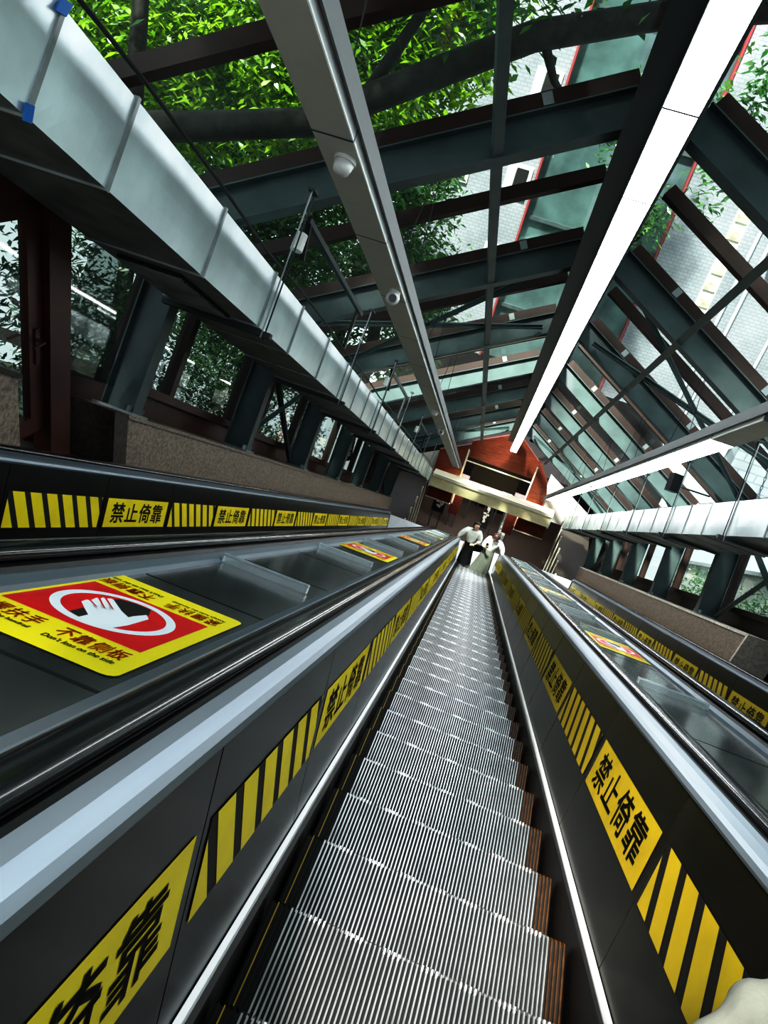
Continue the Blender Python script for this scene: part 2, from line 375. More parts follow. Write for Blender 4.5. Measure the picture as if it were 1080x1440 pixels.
def escalator(xc0, label, joints, phase):
    r = root('escalator', label, 'escalator', (xc0, 0, 0), 'the three parallel escalators'); BASE[r.name] = Vector((0, 0, 0))
    # steps
    k = 0; s = phase - 6 * PIT
    while s < S1 - .1:
        e = link('step', STEP, r, (0, s, -.06), STEP_ROT); s += PIT
    mb = MB(); p0 = wt((0, 0, 0)); sl = math.tan(TH)
    mb.add([(-.5, S1 - .13, -.052), (.5, S1 - .13, -.052), (.5, S1 + .1, -.05 + .1 * sl), (-.5, S1 + .1, -.05 + .1 * sl)], [(0, 1, 2, 3)])
    for i in range(33):
        x = -.48 + i * .03; mb.box((x - .005, S1 - .2, -.06), (x + .005, S1 - .12, -.048))
    part('comb_plate', mb, M['steel_dark'], r)
    for side in (-1, 1):
        mb = MB(); mb.prism([(side * .495, -.3), (side * .503, -.3), (side * .506, -.0), (side * .492, -.0)], S0, S1 + .3)
        part('skirt_panel', mb, M['black'], r)
        mb = MB(); mb.prism([(side * .507, -.03), (side * .507, .004), (side * .511, .012), (side * .527, .013), (side * .535, -.03)], S0, S1 + .3)
        part('skirt_trim', mb, M['trimsteel'], r)
        mb = MB(); b = pfn(side, -.014)
        mb.add([b(S0, 0), b(S1 + .3, 0), b(S1 + .3, 1), b(S0, 1)], [(0, 1, 2, 3)]); part('panel_backing', mb, M['panel_gap'], r)
        k0 = joints[side]; k = 0; s = k0 - 4 * PL
        while s < S1 - .4:
            if s > S0 - .6:
                pn = link('inner_panel', PM[side][0], r, (0, s, 0))
                sg = round((s - k0) / PL) % 2 == 0
                link('warning_sign' if sg else 'hazard_stripe', PM[side][1 if sg else 2], pn)
            s += PL
        mb = MB(); q = lambda x, n: (side * x, n)
        mb.prism([q(.592, .638), q(.598, .652), q(.612, .662), q(.640, .672), q(.668, .676), q(.668, .60), q(.612, .60)], S0, S1 + .2)
        part('inner_deck', mb, M['alu'], r)
        mb = MB(); mb.prism([q(.664, .60), q(.664, .675), q(.682, .675), q(.682, .665), q(.79, .655), q(.805, .635), q(.805, .60)], S0, S1 + .35)
        part('handrail_guide', mb, M['black'], r)
        # handrail: rounded section, turning down round the newel at its lower end
        mb = MB(); cx = .735; sec = []
        for i in range(14):
            an = 2 * math.pi * i / 14; sec.append((.042 * math.copysign(abs(math.cos(an)) ** .7, math.cos(an)), .021 * math.copysign(abs(math.sin(an)) ** .8, math.sin(an))))
        path = [(S0, .678, 0.)] + [(S1 + .35, .678, 0.)] + [(S1 + .35 + .2 * math.sin(t), .478 + .2 * math.cos(t), t) for t in [math.pi * j / 10 for j in range(1, 11)]] + [(S1 - .2, .278, math.pi)]
        vs = []; fs = []
        for (ps, pn_, t) in path:
            for (dx, dn) in sec: vs.append((side * (cx + dx), ps + dn * math.sin(t), pn_ + dn * math.cos(t)))
        m_ = len(sec)
        for i in range(len(path) - 1):
            for j in range(m_): fs.append((i * m_ + j, i * m_ + (j + 1) % m_, (i + 1) * m_ + (j + 1) % m_, (i + 1) * m_ + j))
        mb.add(vs, fs); part('handrail', mb, M['rubber'], r, smooth=True)
        mb = MB()
        pr = [(S1 + .2, .62), (S1 + .35, .62)] + [(S1 + .35 + .17 * math.sin(t), .45 + .17 * math.cos(t)) for t in [math.pi * j / 8 for j in range(1, 9)]] + [(S1 + .2, .28)]
        vs = [(side * x, s_, n_) for x in (.662, .80) for s_, n_ in pr]; k = len(pr)
        mb.add(vs, [tuple(range(k)), tuple(reversed(range(k, 2 * k)))] + [(i, (i + 1) % k, k + (i + 1) % k, k + i) for i in range(k)])
        part('newel', mb, M['steel_dark'], r)
    return r
ESC = 2.2
escalator(0., 'middle escalator, its ribbed steps running straight down below the viewer', {-1: 2.42, 1: 2.35}, 2.10)
escalator(-ESC, 'escalator along the left stone kerb, only its far balustrade showing', {-1: 4.78, 1: 2.6}, 2.2)
escalator(ESC, 'escalator along the right stone kerb, seen across the glossy grey decking', {-1: 2.4, 1: 6.96}, 2.3)

# ------------------------------------------------------------------ decking between the escalators
def sticker_mesh():
    mb = MB(); z = .0015
    def lay(pts, k, mi): mb.add([(x, s, z + k * .0006) for x, s in pts], [tuple(range(len(pts)))], mi)
    x0, x1, s0, s1 = -.24, .24, -.43, .43; rr = .03
    pts = []
    for cx, cy, a0 in ((x1 - rr, s1 - rr, 0), (x0 + rr, s1 - rr, 90), (x0 + rr, s0 + rr, 180), (x1 - rr, s0 + rr, 270)):
        pts += [(cx + rr * math.cos(math.radians(a0 + t)), cy + rr * math.sin(math.radians(a0 + t))) for t in (0, 30, 60, 90)]
    lay(pts, 0, 0)
    lay([(-.188, -.218), (.195, -.218), (.195, .222), (-.188, .222)], 1, 1)
    ea = [(.163 * math.cos(t), .01 + .19 * math.sin(t)) for t in [2 * math.pi * k / 48 for k in range(48)]]
    eb = [(.137 * math.cos(t), .01 + .158 * math.sin(t)) for t in [2 * math.pi * k / 48 for k in range(48)]]
    b = len(ea); mb.add([(x, s, z + .0012) for x, s in ea + eb], [(i, (i + 1) % b, b + (i + 1) % b, b + i) for i in range(b)], 2)
    off = lambda P: [(x + 1.14, s - 1.865) for x, s in P]
    lay(off([(-1.192, 1.732), (-1.194, 1.80), (-1.155, 1.79), (-1.148, 1.715)]), 2, 3)
    lay(off([(-1.21, 1.955), (-1.197, 2.005), (-1.155, 2.025), (-1.105, 2.025), (-1.08, 1.96), (-1.09, 1.87), (-1.13, 1.86)]), 2, 3)
    # the grasping hand: palm, four fingers with gaps, thumb along the rail
    lay(off([(-1.196, 1.807), (-1.155, 1.761), (-1.155, 1.716), (-1.127, 1.707), (-1.085, 1.711), (-1.071, 1.731), (-1.062, 1.80), (-1.062, 1.925), (-1.085, 1.956), (-1.095, 1.90), (-1.097, 1.87), (-1.14, 1.905), (-1.16, 1.90)]), 3, 2)
    for P in ([(-1.19, 1.80), (-1.225, 1.841), (-1.229, 1.875), (-1.223, 1.879), (-1.165, 1.835)], [(-1.18, 1.83), (-1.222, 1.885), (-1.229, 1.925), (-1.224, 1.930), (-1.158, 1.862)],
              [(-1.17, 1.85), (-1.221, 1.936), (-1.223, 1.953), (-1.217, 1.955), (-1.146, 1.878)], [(-1.155, 1.87), (-1.214, 1.960), (-1.208, 1.974), (-1.20, 1.972), (-1.135, 1.90)]):
        lay(off(P), 4, 2)
    for (xa, sa, xb, sb) in ((-1.224, 1.882, -1.18, 1.848), (-1.224, 1.932, -1.165, 1.862), (-1.218, 1.957, -1.15, 1.882)):
        d = Vector((xb - xa, sb - sa)).normalized(); w = Vector((-d.y, d.x)) * .0035
        lay(off([(xa - w.x, sa - w.y), (xb - w.x * .4, sb - w.y * .4), (xb + w.x * .4, sb + w.y * .4), (xa + w.x, sa + w.y)]), 5, 1)
    for flip in (1, -1):
        fn = lambda u, v: Vector((u * flip, v * flip, z + .0013))
        yb = -.322
        for k, ch in enumerate('紧握扶手'): letter(mb, ch, fn, -.205 + k * .046, -.205 + k * .046 + .040, yb, yb + .072, 4, .014)
        for k, ch in enumerate('不靠侧板'): letter(mb, ch, fn, .018 + k * .046, .018 + k * .046 + .040, yb, yb + .072, 4, .014)
        letter(mb, 'Always hold the handrail', fn, -.205, -.022, yb - .038, yb - .012, 3, .0022)
        letter(mb, "Don't lean on the side", fn, .018, .198, yb - .038, yb - .012, 3, .0022)
    return mb.mesh('warning_sticker', [M['yellow_bright'], M['red'], M['white'], M['ink'], M['orange']])
STICK = sticker_mesh()
DN = .62
def decking(cx, label, joint0, stickers, bars, first_bar_label=None):
    r = root('decking', label, 'decking', (cx, 0, 0), 'decking between the escalators'); BASE[r.name] = Vector((0, 0, 0))
    w = ESC / 2 - .807
    mb = MB(); mb.box((-w, .01, DN - .02), (w, 1.09, DN - .002))
    pm = mb.mesh('deck_panel', M['deckpan'])
    s = joint0 - 4 * 1.1
    while s < S1 + .2: link('deck_panel', pm, r, (0, s, 0)); s += 1.1
    mb = MB(); mb.box((-w + .06, S0, DN - .04), (w - .06, S1 + .3, DN - .021)); part('under_plate', mb, M['alu'], r)
    for sd in (-1, 1):
        mb = MB(); q = lambda x, n: (sd * x, n)
        mb.prism([q(w, .60), q(w, .645), q(w - .012, .648), q(w - .05, .636), q(w - .058, .618), q(w - .058, .60)], S0, S1 + .3)
        part('edge_moulding', mb, M['alu'], r)
    for s in stickers: link('warning_sticker', STICK, r, (math.copysign(.035, cx), s, DN))
    mb = MB(); b = .212
    mb.prism([(-b, .0), (-b, .03), (-b + .006, .042), (b - .006, .042), (b, .03), (b, .0)], -.02, .02, 0)
    for e_ in (-.02, .014): mb.box((-b, e_, .034), (b, e_ + .006, .0422), 1)
    for e_ in (-b, b - .004): mb.box((e_, -.02, .004), (e_ + .004, .02, .04), 1)
    bm = mb.mesh('anti_slide_bar', [M['acrylic'], M['acrylic_glint']])
    for s in bars: link('anti_slide_bar', bm, r, (math.copysign(.025, cx), s, DN - .001))
decking(-ESC / 2, 'glossy grey decking on the left with the large red and yellow sticker in front', 2.45, [1.865, 6.55, 11.3, 16.0], [3.24, 5.3, 7.5, 9.5, 11.9, 13.6, 15.2, 16.9, 17.9, 18.9, 19.9, 20.7])
decking(ESC / 2, 'glossy grey decking on the right, reflecting the roof glass', 3.40, [6.3, 11.0, 15.7], [2.2, 4.5, 6.95, 8.6, 10.2, 12.0, 13.6, 15.0, 16.7, 17.7, 18.7, 19.7, 20.6])

# ------------------------------------------------------------------ floor, kerbs, walls
mb = MB(); mb.box((-4.2, -4, -.9), (4.2, 23.5, -.45)); solo('floor', mb, M['concrete'], kind='structure')
KN = 1.06
FR = [2.7 + 2.9 * k for k in range(0, 8)]                 # steel frames
def wall(side):
    nm = 'wall_left' if side < 0 else 'wall_right'
    r = root(nm, kind='structure', base=(side * 3.2, 0, 0))
    q = lambda x: side * x
    def bx(x0, x1, s0, s1, n0, n1, mi=0, m=None):
        m = m or MB(); return m.box((min(q(x0), q(x1)), s0, n0), (max(q(x0), q(x1)), s1, n1), mi)
    ks = 5.35 if side < 0 else 9.1
    # stone kerb with a coping; its upper end is cut plumb
    mb = MB(); sh = math.tan(TH)
    def kerb(x0, x1, s0, s1, n0, n1, cut0=True, cut1=False):
        vs = []
        for x in (q(x0), q(x1)):
            for s, c in ((s0, cut0), (s1, cut1)):
                for n in (n0, n1): vs.append((x, s - (n - KN) * sh if c else s, n))
        return MB().add(vs, [(0, 2, 3, 1), (4, 5, 7, 6), (0, 1, 5, 4), (2, 6, 7, 3), (1, 3, 7, 5), (0, 4, 6, 2)])
    part('stone_kerb', kerb(3.13, 3.55, ks, 23.2, -.45, KN - .03), M['granite'], r)
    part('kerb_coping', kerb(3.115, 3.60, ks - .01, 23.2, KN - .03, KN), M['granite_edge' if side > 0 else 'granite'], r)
    if side < 0:
        part('stone_pillar', kerb(3.13, 3.4, -3, 3.98, -.45, 1.07, False, True), M['granite'], r)
        part('pillar_coping', kerb(3.11, 3.42, -3, 4.0, 1.07, 1.1, False, True), M['granite_dk'], r)
        part('kerb_end_stone', kerb(3.12, 3.56, ks - .22, ks - .012, -.45, KN - .01, True, True), M['granite_dk'], r)
        mb = bx(3.12, 4.4, 3.5, 6.0, -.5, .62); part('doorway_step', mb, M['granite_dk'], r)
    else:
        part('kerb_end_stone', kerb(3.12, 3.56, ks - .06, ks - .012, -.45, KN, True, True), M['granite_edge'], r)
        mb = bx(3.55, 3.64, -3, 9.0, -.45, 1.25); part('dark_dado', mb, M['granite_dk'], r)
    # brown window wall: bottom panel, rail, mullions, panes, head rail
    s0 = 5.0 if side < 0 else -2.2
    part('lower_panel', bx(3.66, 3.70, s0, 23.2, -.45, 1.26), M['brown_red'] if side < 0 else M['brown'], r)
    part('window_rail', bx(3.56, 3.76, s0 - .5, 23.2, 1.26, 1.34), M['brown_red'] if side < 0 else M['brown'], r)
    part('head_rail', bx(3.56, 3.76, -2.2, 23.2, 2.52, 2.66), M['brown'], r)
    ms = []
    for f in FR:
        ms += [f + .26, f + 1.35]
    ms = [m_ for m_ in ms if (m_ > 5.4 if side < 0 else True) and m_ < 23.2]
    mm = bx(3.60, 3.72, -.055, .055, 1.34, 2.52).mesh('mullion', M['brown'], BASE[r.name])
    for m_ in ms: link('mullion', mm, r, (0, m_, 0))
    ends = [ (5.05 if side < 0 else -2.2) ] + ms + [23.2]
    for a_, b_ in zip(ends[:-1], ends[1:]):
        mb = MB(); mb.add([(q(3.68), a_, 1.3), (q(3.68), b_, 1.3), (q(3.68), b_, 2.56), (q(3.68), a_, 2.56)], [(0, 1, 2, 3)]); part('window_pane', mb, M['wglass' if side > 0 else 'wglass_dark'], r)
    return r
wall(-1); wall(1)

# plumb brown door and its frame by the left kerb
def wbox(mb, x0, x1, y0, y1, z0, z1, mi=0): return mb.box((x0, y0, z0), (x1, y1, z1), mi)
pb = tw(-3.25, 4.62, .75); py0 = pb.y; pz0 = pb.z
d = root('door_1', kind='structure', base=(-3.3, py0, pz0), frame='w'); BASE[d.name] = Vector((-3.3, py0, pz0))
mb = MB(); wbox(mb, -3.42, -3.28, py0 + .085, py0 + .29, pz0 - .3, pz0 + 1.95); wbox(mb, -3.42, -3.28, py0 - 1.3, py0 + .29, pz0 + 1.55, pz0 + 1.70); part('door_frame', mb, M['brown_red'], d)
leaf = MB()
wbox(leaf, -3.39, -3.33, py0 - .05, py0 + .075, pz0, pz0 + 1.54); wbox(leaf, -3.39, -3.33, py0 - 1.1, py0 - .98, pz0, pz0 + 1.54)
wbox(leaf, -3.39, -3.33, py0 - .98, py0 - .05, pz0, pz0 + .12); wbox(leaf, -3.39, -3.33, py0 - .98, py0 - .05, pz0 + 1.42, pz0 + 1.54)
lf = part('door_leaf', leaf, M['brown_red'], d)
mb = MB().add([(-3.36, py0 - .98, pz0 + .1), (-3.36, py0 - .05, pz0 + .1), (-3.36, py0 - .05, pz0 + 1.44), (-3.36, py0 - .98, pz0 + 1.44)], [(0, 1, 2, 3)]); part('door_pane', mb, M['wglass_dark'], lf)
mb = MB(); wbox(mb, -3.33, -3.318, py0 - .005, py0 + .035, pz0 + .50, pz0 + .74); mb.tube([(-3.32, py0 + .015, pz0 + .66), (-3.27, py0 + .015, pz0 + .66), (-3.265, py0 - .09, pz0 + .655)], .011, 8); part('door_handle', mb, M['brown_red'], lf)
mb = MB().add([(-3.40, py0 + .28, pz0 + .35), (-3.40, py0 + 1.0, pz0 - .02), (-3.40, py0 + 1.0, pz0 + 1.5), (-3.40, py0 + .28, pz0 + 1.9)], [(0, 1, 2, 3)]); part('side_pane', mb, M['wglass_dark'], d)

# ------------------------------------------------------------------ steel frames
SLP = math.tan(TH); NLOW = 4.49
def nlow(x): return NLOW - SLP * abs(x)
def frame_parts(s, label):
    r = root('steel_frame', label, 'roof frame', (0, s, KN), 'steel portal frames')
    for sd in (-1, 1):
        mb = MB(); dx = Vector((sd * math.cos(TH), 0, -math.sin(TH))); up = Vector((sd * math.sin(TH), 0, math.cos(TH)))
        p0 = Vector((sd * .10, s, nlow(.10))) + up * .15; p1 = Vector((sd * 3.62, s, nlow(3.62))) + up * .15
        S = Vector((0, 1, 0))
        mb.bar(p0, p1, S * .006, up * .14); mb.bar(p0 - up * .145, p1 - up * .145, S * .075, up * .006); mb.bar(p0 + up * .145, p1 + up * .145, S * .075, up * .006)
        part('rafter', mb, M['steel'], r)
        mb = MB(); X = Vector((1, 0, 0)); top = nlow(3.4) + .1
        a0 = Vector((sd * 3.34, s, KN + .02)); a1 = Vector((sd * 3.34, s, top))
        mb.bar(a0, a1, X * .14, S * .006); mb.bar(a0 - X * sd * .14, a1 - X * sd * .14, X * .007, S * .075); mb.bar(a0 + X * sd * .14, a1 + X * sd * .14, X * .007, S * .075)
        c = part('column', mb, M['steel'], r)
        mb = MB(); mb.box((sd * 3.34 - .18, s - .14, KN), (sd * 3.34 + .18, s + .14, KN + .02))
        for k in (-1, 1):
            for j in (-1, 1): mb.tube([(sd * 3.22 , s + k * .11, KN + .02), (sd * 3.22, s + k * .11, KN + .07)], .028, 8)
        part('base_plate', mb, M['zinc'], c)
        mb = MB(); g = Vector((sd * 3.2, s, 0))
        mb.add([(sd * 3.19, s - .005, top - .17), (sd * 3.19, s - .005, nlow(3.19) + .02), (sd * 2.8, s - .005, nlow(2.8) + .02)], [(0, 1, 2), (2, 1, 0)]); part('haunch_plate', mb, M['steel'], r)
    return r
f0 = frame_parts(FR[0], '')
f0['label'] = 'grey steel portal frame nearest the viewer, crossing the top of the roof'
for k, s in enumerate(FR[1:]):
    lab = f'grey steel portal frame, {ORD[k + 1]} from the viewer along the glass roof' if k < 6 else 'grey steel portal frame, the last one before the red wooden gable'
    copy_tree(f0, (0, s, KN), lab)

SE = 24.8                                                # lower end of the roof
# ridge beam, purlins
mb = MB(); mb.prism([(-.30, 4.16), (.16, 4.16), (.16, 4.70), (0, 4.80), (-.16, 4.70), (-.30, 4.50)], -2.2, 24.4); solo('ridge_beam', mb, M['steel_dark'], 'dark steel ridge beam above the glowing lamp row', 'beam', (0, 0, 4.16))
for sd, w in ((-1, 'left'), (1, 'right')):
    mb = MB(); up = Vector((sd * math.sin(TH), 0, math.cos(TH))); dx = Vector((math.cos(TH), 0, -sd * math.sin(TH)))
    p = Vector((sd * 1.1, 0, nlow(1.1))) + up * .05
    mb.bar(p + Vector((0, -2.2, 0)), p + Vector((0, SE, 0)), dx * .04, up * .04)
    solo('roof_purlin', mb, M['steel'], f'long grey steel tube running down the {w} slope of the glass roof', 'roof beam', (sd * 1.1, 0, nlow(1.1)), 'roof purlins')
    mb = MB(); mb.prism([(sd * 3.5, 2.66), (sd * 3.78, 2.5), (sd * 3.78, 2.95), (sd * 3.5, 3.0)], -2.2, 23.2); solo('eave_beam', mb, M['steel_dark'], f'dark steel eave beam above the {w} window wall', 'beam', (sd * 3.5, 0, 2.66), 'eave beams')
def brace(pts, label, grp):
    (p0, p1), (q0, q1) = pts; r = root('cross_brace', label, 'brace', p0, grp)
    for a_, b_ in ((p0, p1), (q0, q1)):
        a_, b_ = Vector(a_), Vector(b_); d_ = (b_ - a_).normalized(); w = d_.orthogonal().normalized(); h = d_.cross(w)
        mb = MB(); mb.bar(a_, b_, w * .04, h * .012); mb.bar(a_ + h * .02, b_ + h * .02, w * .012, h * .03); part('brace_bar', mb, M['steel'], r)
for (sa, sb, near) in ((FR[2], FR[3], 'nearer'), (FR[6], FR[7], 'farther')):
    for sd, w in ((-1, 'left'), (1, 'right')):
        P = lambda x, s: (sd * x, s, nlow(x) + .12)
        brace(((P(.42, sa + .1), P(3.3, sb - .1)), (P(.42, sb - .1), P(3.3, sa + .1))), f'{near} of the crossed steel braces under the {w} roof slope', 'crossed braces')
        brace((((sd * 3.42, sa + .1, KN + .08), (sd * 3.42, sb - .1, 2.5)), ((sd * 3.45, sb - .1, KN + .08), (sd * 3.45, sa + .1, 2.5))), f'{near} of the crossed steel braces in the {w} window wall', 'crossed braces')

# ------------------------------------------------------------------ glazing
ceil = root('ceiling', kind='structure', base=(0, 0, 4.9))
BARS = []
s = FR[0] - 2 * 1.45
while s < SE + .1: BARS.append(s); s += 1.45
for sd in (-1, 1):
    up = Vector((sd * math.sin(TH), 0, math.cos(TH)))
    a0 = Vector((sd * .12, 0, nlow(.12))) + up * .37; a1 = Vector((sd * 3.85, 0, nlow(3.85))) + up * .37
    mb = MB(); mb.bar(a0, a1, (0, .05, 0), up * .065); bm = mb.mesh('glazing_bar', M['brown'], BASE[ceil.name])
    mb = MB()
    for t in (.16, .5, .84):
        p = a0.lerp(a1, t); mb.bar(p + Vector((0, -.056, 0)) - up * .05, p + Vector((0, -.056, 0)) + up * .05, ((a1 - a0).normalized() * .04), (0, .004, 0))
    cm_ = mb.mesh('bracket', M['zinc'], BASE[ceil.name])
    for i, s in enumerate(BARS):
        b_ = link('glazing_bar', bm, ceil, (0, s, 0))
        if i % 2 == 0:
            for t in (.16, .5, .84):
                if t == .16:
                    pass
            link('bracket', cm_, b_)
    g0 = a0 + up * .08; g1 = a1 + up * .08
    for i in range(len(BARS) - 1):
        s0, s1 = BARS[i], BARS[i + 1]
        mb = MB(); mb.add([(g0.x, s0, g0.z), (g0.x, s1, g0.z), (g1.x, s1, g1.z), (g1.x, s0, g1.z)], [(0, 1, 2, 3)]); part('glass_pane', mb, M['glass'], ceil)
mb = MB(); mb.prism([(-.22, 4.72), (0, 4.84), (.22, 4.72), (.22, 4.80), (0, 4.92), (-.22, 4.80)], -2.2, SE); part('ridge_cap', mb, M['steel_dark'], ceil)

# ------------------------------------------------------------------ ducts, hangers
def duct(sd, w):
    r = root('air_duct', f'long galvanised air duct hung along the {w} side under the roof', 'duct', (sd * 2.7, 0, 2.02), 'air ducts')
    cuts = [-2.2, -1, .2, 1.3, 2.43, 3.01, 4.14, 5.25, 6.1, 7.2, 8.3, 9.2, 10.05, 10.9, 11.9, 12.9, 13.8, 14.9, 15.9, 16.8, 17.8, 18.8, 19.8, 20.9, 22, 23.2, 24.4]
    if sd > 0: cuts = [c + .25 for c in cuts[:-1]] + [24.6]
    xi, xo = 2.34, 3.12
    for a_, b_ in zip(cuts[:-1], cuts[1:]):
        mb = MB(); g = .012
        # slightly pillowed inner face
        n = 6; m = 4; vs = []; fs = []
        for i in range(n + 1):
            for j in range(m + 1):
                u, v = i / n, j / m; bul = .012 * math.sin(math.pi * u) * math.sin(math.pi * v)
                vs.append((sd * (xi - bul), a_ + g + (b_ - a_ - 2 * g) * u, 2.02 + .415 * v))
        for i in range(n):
            for j in range(m): fs.append((i * (m + 1) + j, (i + 1) * (m + 1) + j, (i + 1) * (m + 1) + j + 1, i * (m + 1) + j + 1))
        mb.add(vs, fs, 0)
        mb.add([(sd * xi, a_ + g, 2.02), (sd * xo, a_ + g, 2.02), (sd * xo, b_ - g, 2.02), (sd * xi, b_ - g, 2.02)], [(0, 1, 2, 3)], 1)  # underside takes the darker sheet, its shade put into the colour
        mb.add([(sd * xi, a_ + g, 2.435), (sd * xo, a_ + g, 2.435), (sd * xo, b_ - g, 2.435), (sd * xi, b_ - g, 2.435)], [(0, 1, 2, 3)], 0)
        mb.add([(sd * xo, a_ + g, 2.02), (sd * xo, a_ + g, 2.435), (sd * xo, b_ - g, 2.435), (sd * xo, b_ - g, 2.02)], [(0, 1, 2, 3)], 1)
        sec = part('duct_section', mb, [M['galv'], M['galv_dull_shade']], r, smooth=False)
        for e in (b_,):
            mb = MB(); t = .012
            mb.box((min(sd * (xi - t), sd * (xo + t)), e - g, 2.02 - t), (max(sd * (xi - t), sd * (xo + t)), e + g, 2.435 + t)); part('flange', mb, M['galv_dull_shade'], sec)
    mb = MB(); mb.box((min(sd * xi, sd * xo), cuts[-1], 2.02), (max(sd * xi, sd * xo), cuts[-1] + .02, 2.435)); part('end_cap', mb, M['galv'], r)
    for gs in ((4.3, 5.2), (11.3, 12.1), (17.2, 17.9)):
        mb = MB(); x0, x1 = 2.55, 3.0
        mb.box((min(sd * x0, sd * x1), gs[0], 2.0), (max(sd * x0, sd * x1), gs[1], 2.018), 1)
        k = 0
        while gs[0] + .02 + k * .045 < gs[1]:
            y = gs[0] + .02 + k * .045; mb.bar((sd * x0, y, 1.993), (sd * x1, y, 1.993), (0, .008, .006), (0, -.003, .004), 0); k += 1
        part('vent_grille', mb, [M['galv_dull_shade'], M['void']], r)
    return r
dl = duct(-1, 'left'); dr = duct(1, 'right')
mb = MB(); mb.bar((-2.325, 2.43, 2.0), (-2.325, 2.415, 2.06), (.004, 0, 0), (0, .022, .006)); part('blue_tape', mb, M['bluetape'], dl)
mb = MB(); mb.bar((-2.325, 2.41, 2.40), (-2.33, 2.43, 2.46), (.004, 0, 0), (0, .03, .008)); part('blue_tape', mb, M['bluetape'], dl)
def hanger(sd, s, label, rods=True):
    r = root('duct_hanger', label, 'hanger', (sd * 2.3, s, 2.0), 'duct hangers')
    mb = MB(); mb.bar((sd * 2.24, s, 1.985), (sd * 3.15, s, 1.985), (0, .03, 0), (0, 0, .02)); part('angle_bar', mb, M['steel_dark'], r)
    for e in (-.035, .035):
        mb = MB(); mb.tube([(sd * 2.305, s + e, 1.95), (sd * 2.305, s + e, nlow(2.305) - .03)], .0065, 8); part('rod', mb, M['zinc'] if e < 0 else M['cable'], r)
    mb = MB(); mb.bar((sd * 2.305, s, nlow(2.305) - .05), (sd * 2.305, s, nlow(2.305) - .028), (.03, 0, 0), (0, .06, 0)); part('rafter_clamp', mb, M['steel_dark'], r)
    return r
hs = [5.32, 8.4, 11.05, 13.7, 16.6, 19.5, 22.3]
for sd, w in ((-1, 'left'), (1, 'right')):
    for k, s in enumerate(hs):
        if sd > 0: s += .1 if k else 0
        if sd > 0 and k == 0: continue
        hanger(sd, s, f'{ORD[k if sd < 0 else k - 1]} pair of hanger rods from the viewer holding the {w} air duct')
# chain on the right duct, dark conduit along the left duct
mb = MB()
for k in range(9):
    p = Vector((2.45, 8.35, 2.47 + k * .05)); w = Vector((.011, 0, 0)) if k % 2 else Vector((0, .011, 0))
    ring = [p + w * math.cos(t) + Vector((0, 0, .032 * math.sin(t))) for t in [2 * math.pi * j / 10 for j in range(11)]]; mb.tube(ring, .005, 5, cap=False)
solo('chain', mb, M['zinc'], 'short steel chain hanging beside the rods of the right air duct', 'chain', (2.45, 8.35, 2.47))
mb = MB(); pts = [(-2.352 - .006 * math.sin(k * 1.3), -1 + k * 1.0, 2.52 - .018 * math.cos(k * 2.1)) for k in range(25)]
mb.tube(pts, .011, 8); solo('cable', mb, M['cable'], 'thin black cable running along above the left air duct', 'cable', (-2.33, -1, 2.5))
# rods dropping to little flood lights above the left duct
def flood(s, e, label):
    r = root('floodlight', label, 'floodlight', (-2.42, s, 3.05), 'flood lights above the left duct')
    mb = MB(); mb.bar((-2.42, s, 3.045), (-2.42, e, 3.045), (.022, 0, 0), (0, 0, .022)); part('support_bar', mb, M['steel_dark'], r)
    mb = MB(); mb.bar((-2.47, e - .03, 2.60), (-2.47, e - .03, 3.09), (.016, 0, 0), (0, .03, 0)); mb.bar((-2.47, e - .03, 3.06), (-2.42, e - .03, 3.06), (0, .02, 0), (0, 0, .02)); part('drop_bracket', mb, M['black'], r)
    c = Vector((-2.42, s, 2.84)); mb = MB(); mb.tube([c + Vector((0, -.03, -.075)), c + Vector((0, -.02, .07))], [.052, .048], 12); part('lamp_head', mb, M['whiteplastic'], r)
    mb = MB(); mb.bar(c + Vector((.05, .04, -.12)), c + Vector((.0, .05, .20)), (.02, 0, 0), (0, .016, 0)); part('yoke', mb, M['black'], r)
for s, e, lab in ((5.72, 8.4, 'white flood light with a long support bar, beside the first left duct hanger'), (11.5, 14.2, 'second flood light with support bar along the left duct'), (17.3, 20.0, 'far flood light with support bar above the left duct')): flood(s, e, lab)
r = root('loudspeaker', 'small black box on a bracket above the right duct', 'loudspeaker', (2.35, 11.6, 2.75))
mb = MB(); mb.bar((2.3, 11.6, 2.68), (2.3, 11.6, 2.96), (.075, .02, 0), (-.02, .075, 0)); part('cabinet', mb, M['black'], r)
mb = MB(); mb.tube([(2.36, 11.66, 2.80), (2.9, 11.75, 2.82)], .014, 8); part('bracket_arm', mb, M['steel_dark'], r)

# ------------------------------------------------------------------ lamps
def channel(cx, w, label):
    r = root('lighting_channel', label, 'lighting channel', (cx, 0, 2.74), 'side lighting channels')
    mb = MB(); mb.prism([(cx - .135, 2.74), (cx + .135, 2.74), (cx + .135, 2.755), (cx + .02, 2.765), (cx - .02, 2.765), (cx - .135, 2.755)], -1.5, 24.2); part('tray', mb, M['lampgrey'], r)
    for sd in (-1, 1):
        mb = MB(); mb.box((cx + sd * .13 - .006, -1.5, 2.70), (cx + sd * .13 + .006, 24.2, 2.80)); part('tray_lip', mb, M['lampgrey'], r)
    for k in range(8):
        s = FR[k] + .3
        mb = MB()
        for sd in (-1, 1): mb.tube([(cx + sd * .1, s, 2.76), (cx + sd * .02, s - .1, nlow(cx) + .1)], .004, 5)
        part('suspension_wire', mb, M['cable'], r)
    return r
channel(-1.55, 'left', 'dark channel hung under the left roof slope carrying a row of unlit lamps')
channel(1.55, 'right', 'dark channel hung under the right roof slope carrying a row of lit lamps')
LM = 1.235
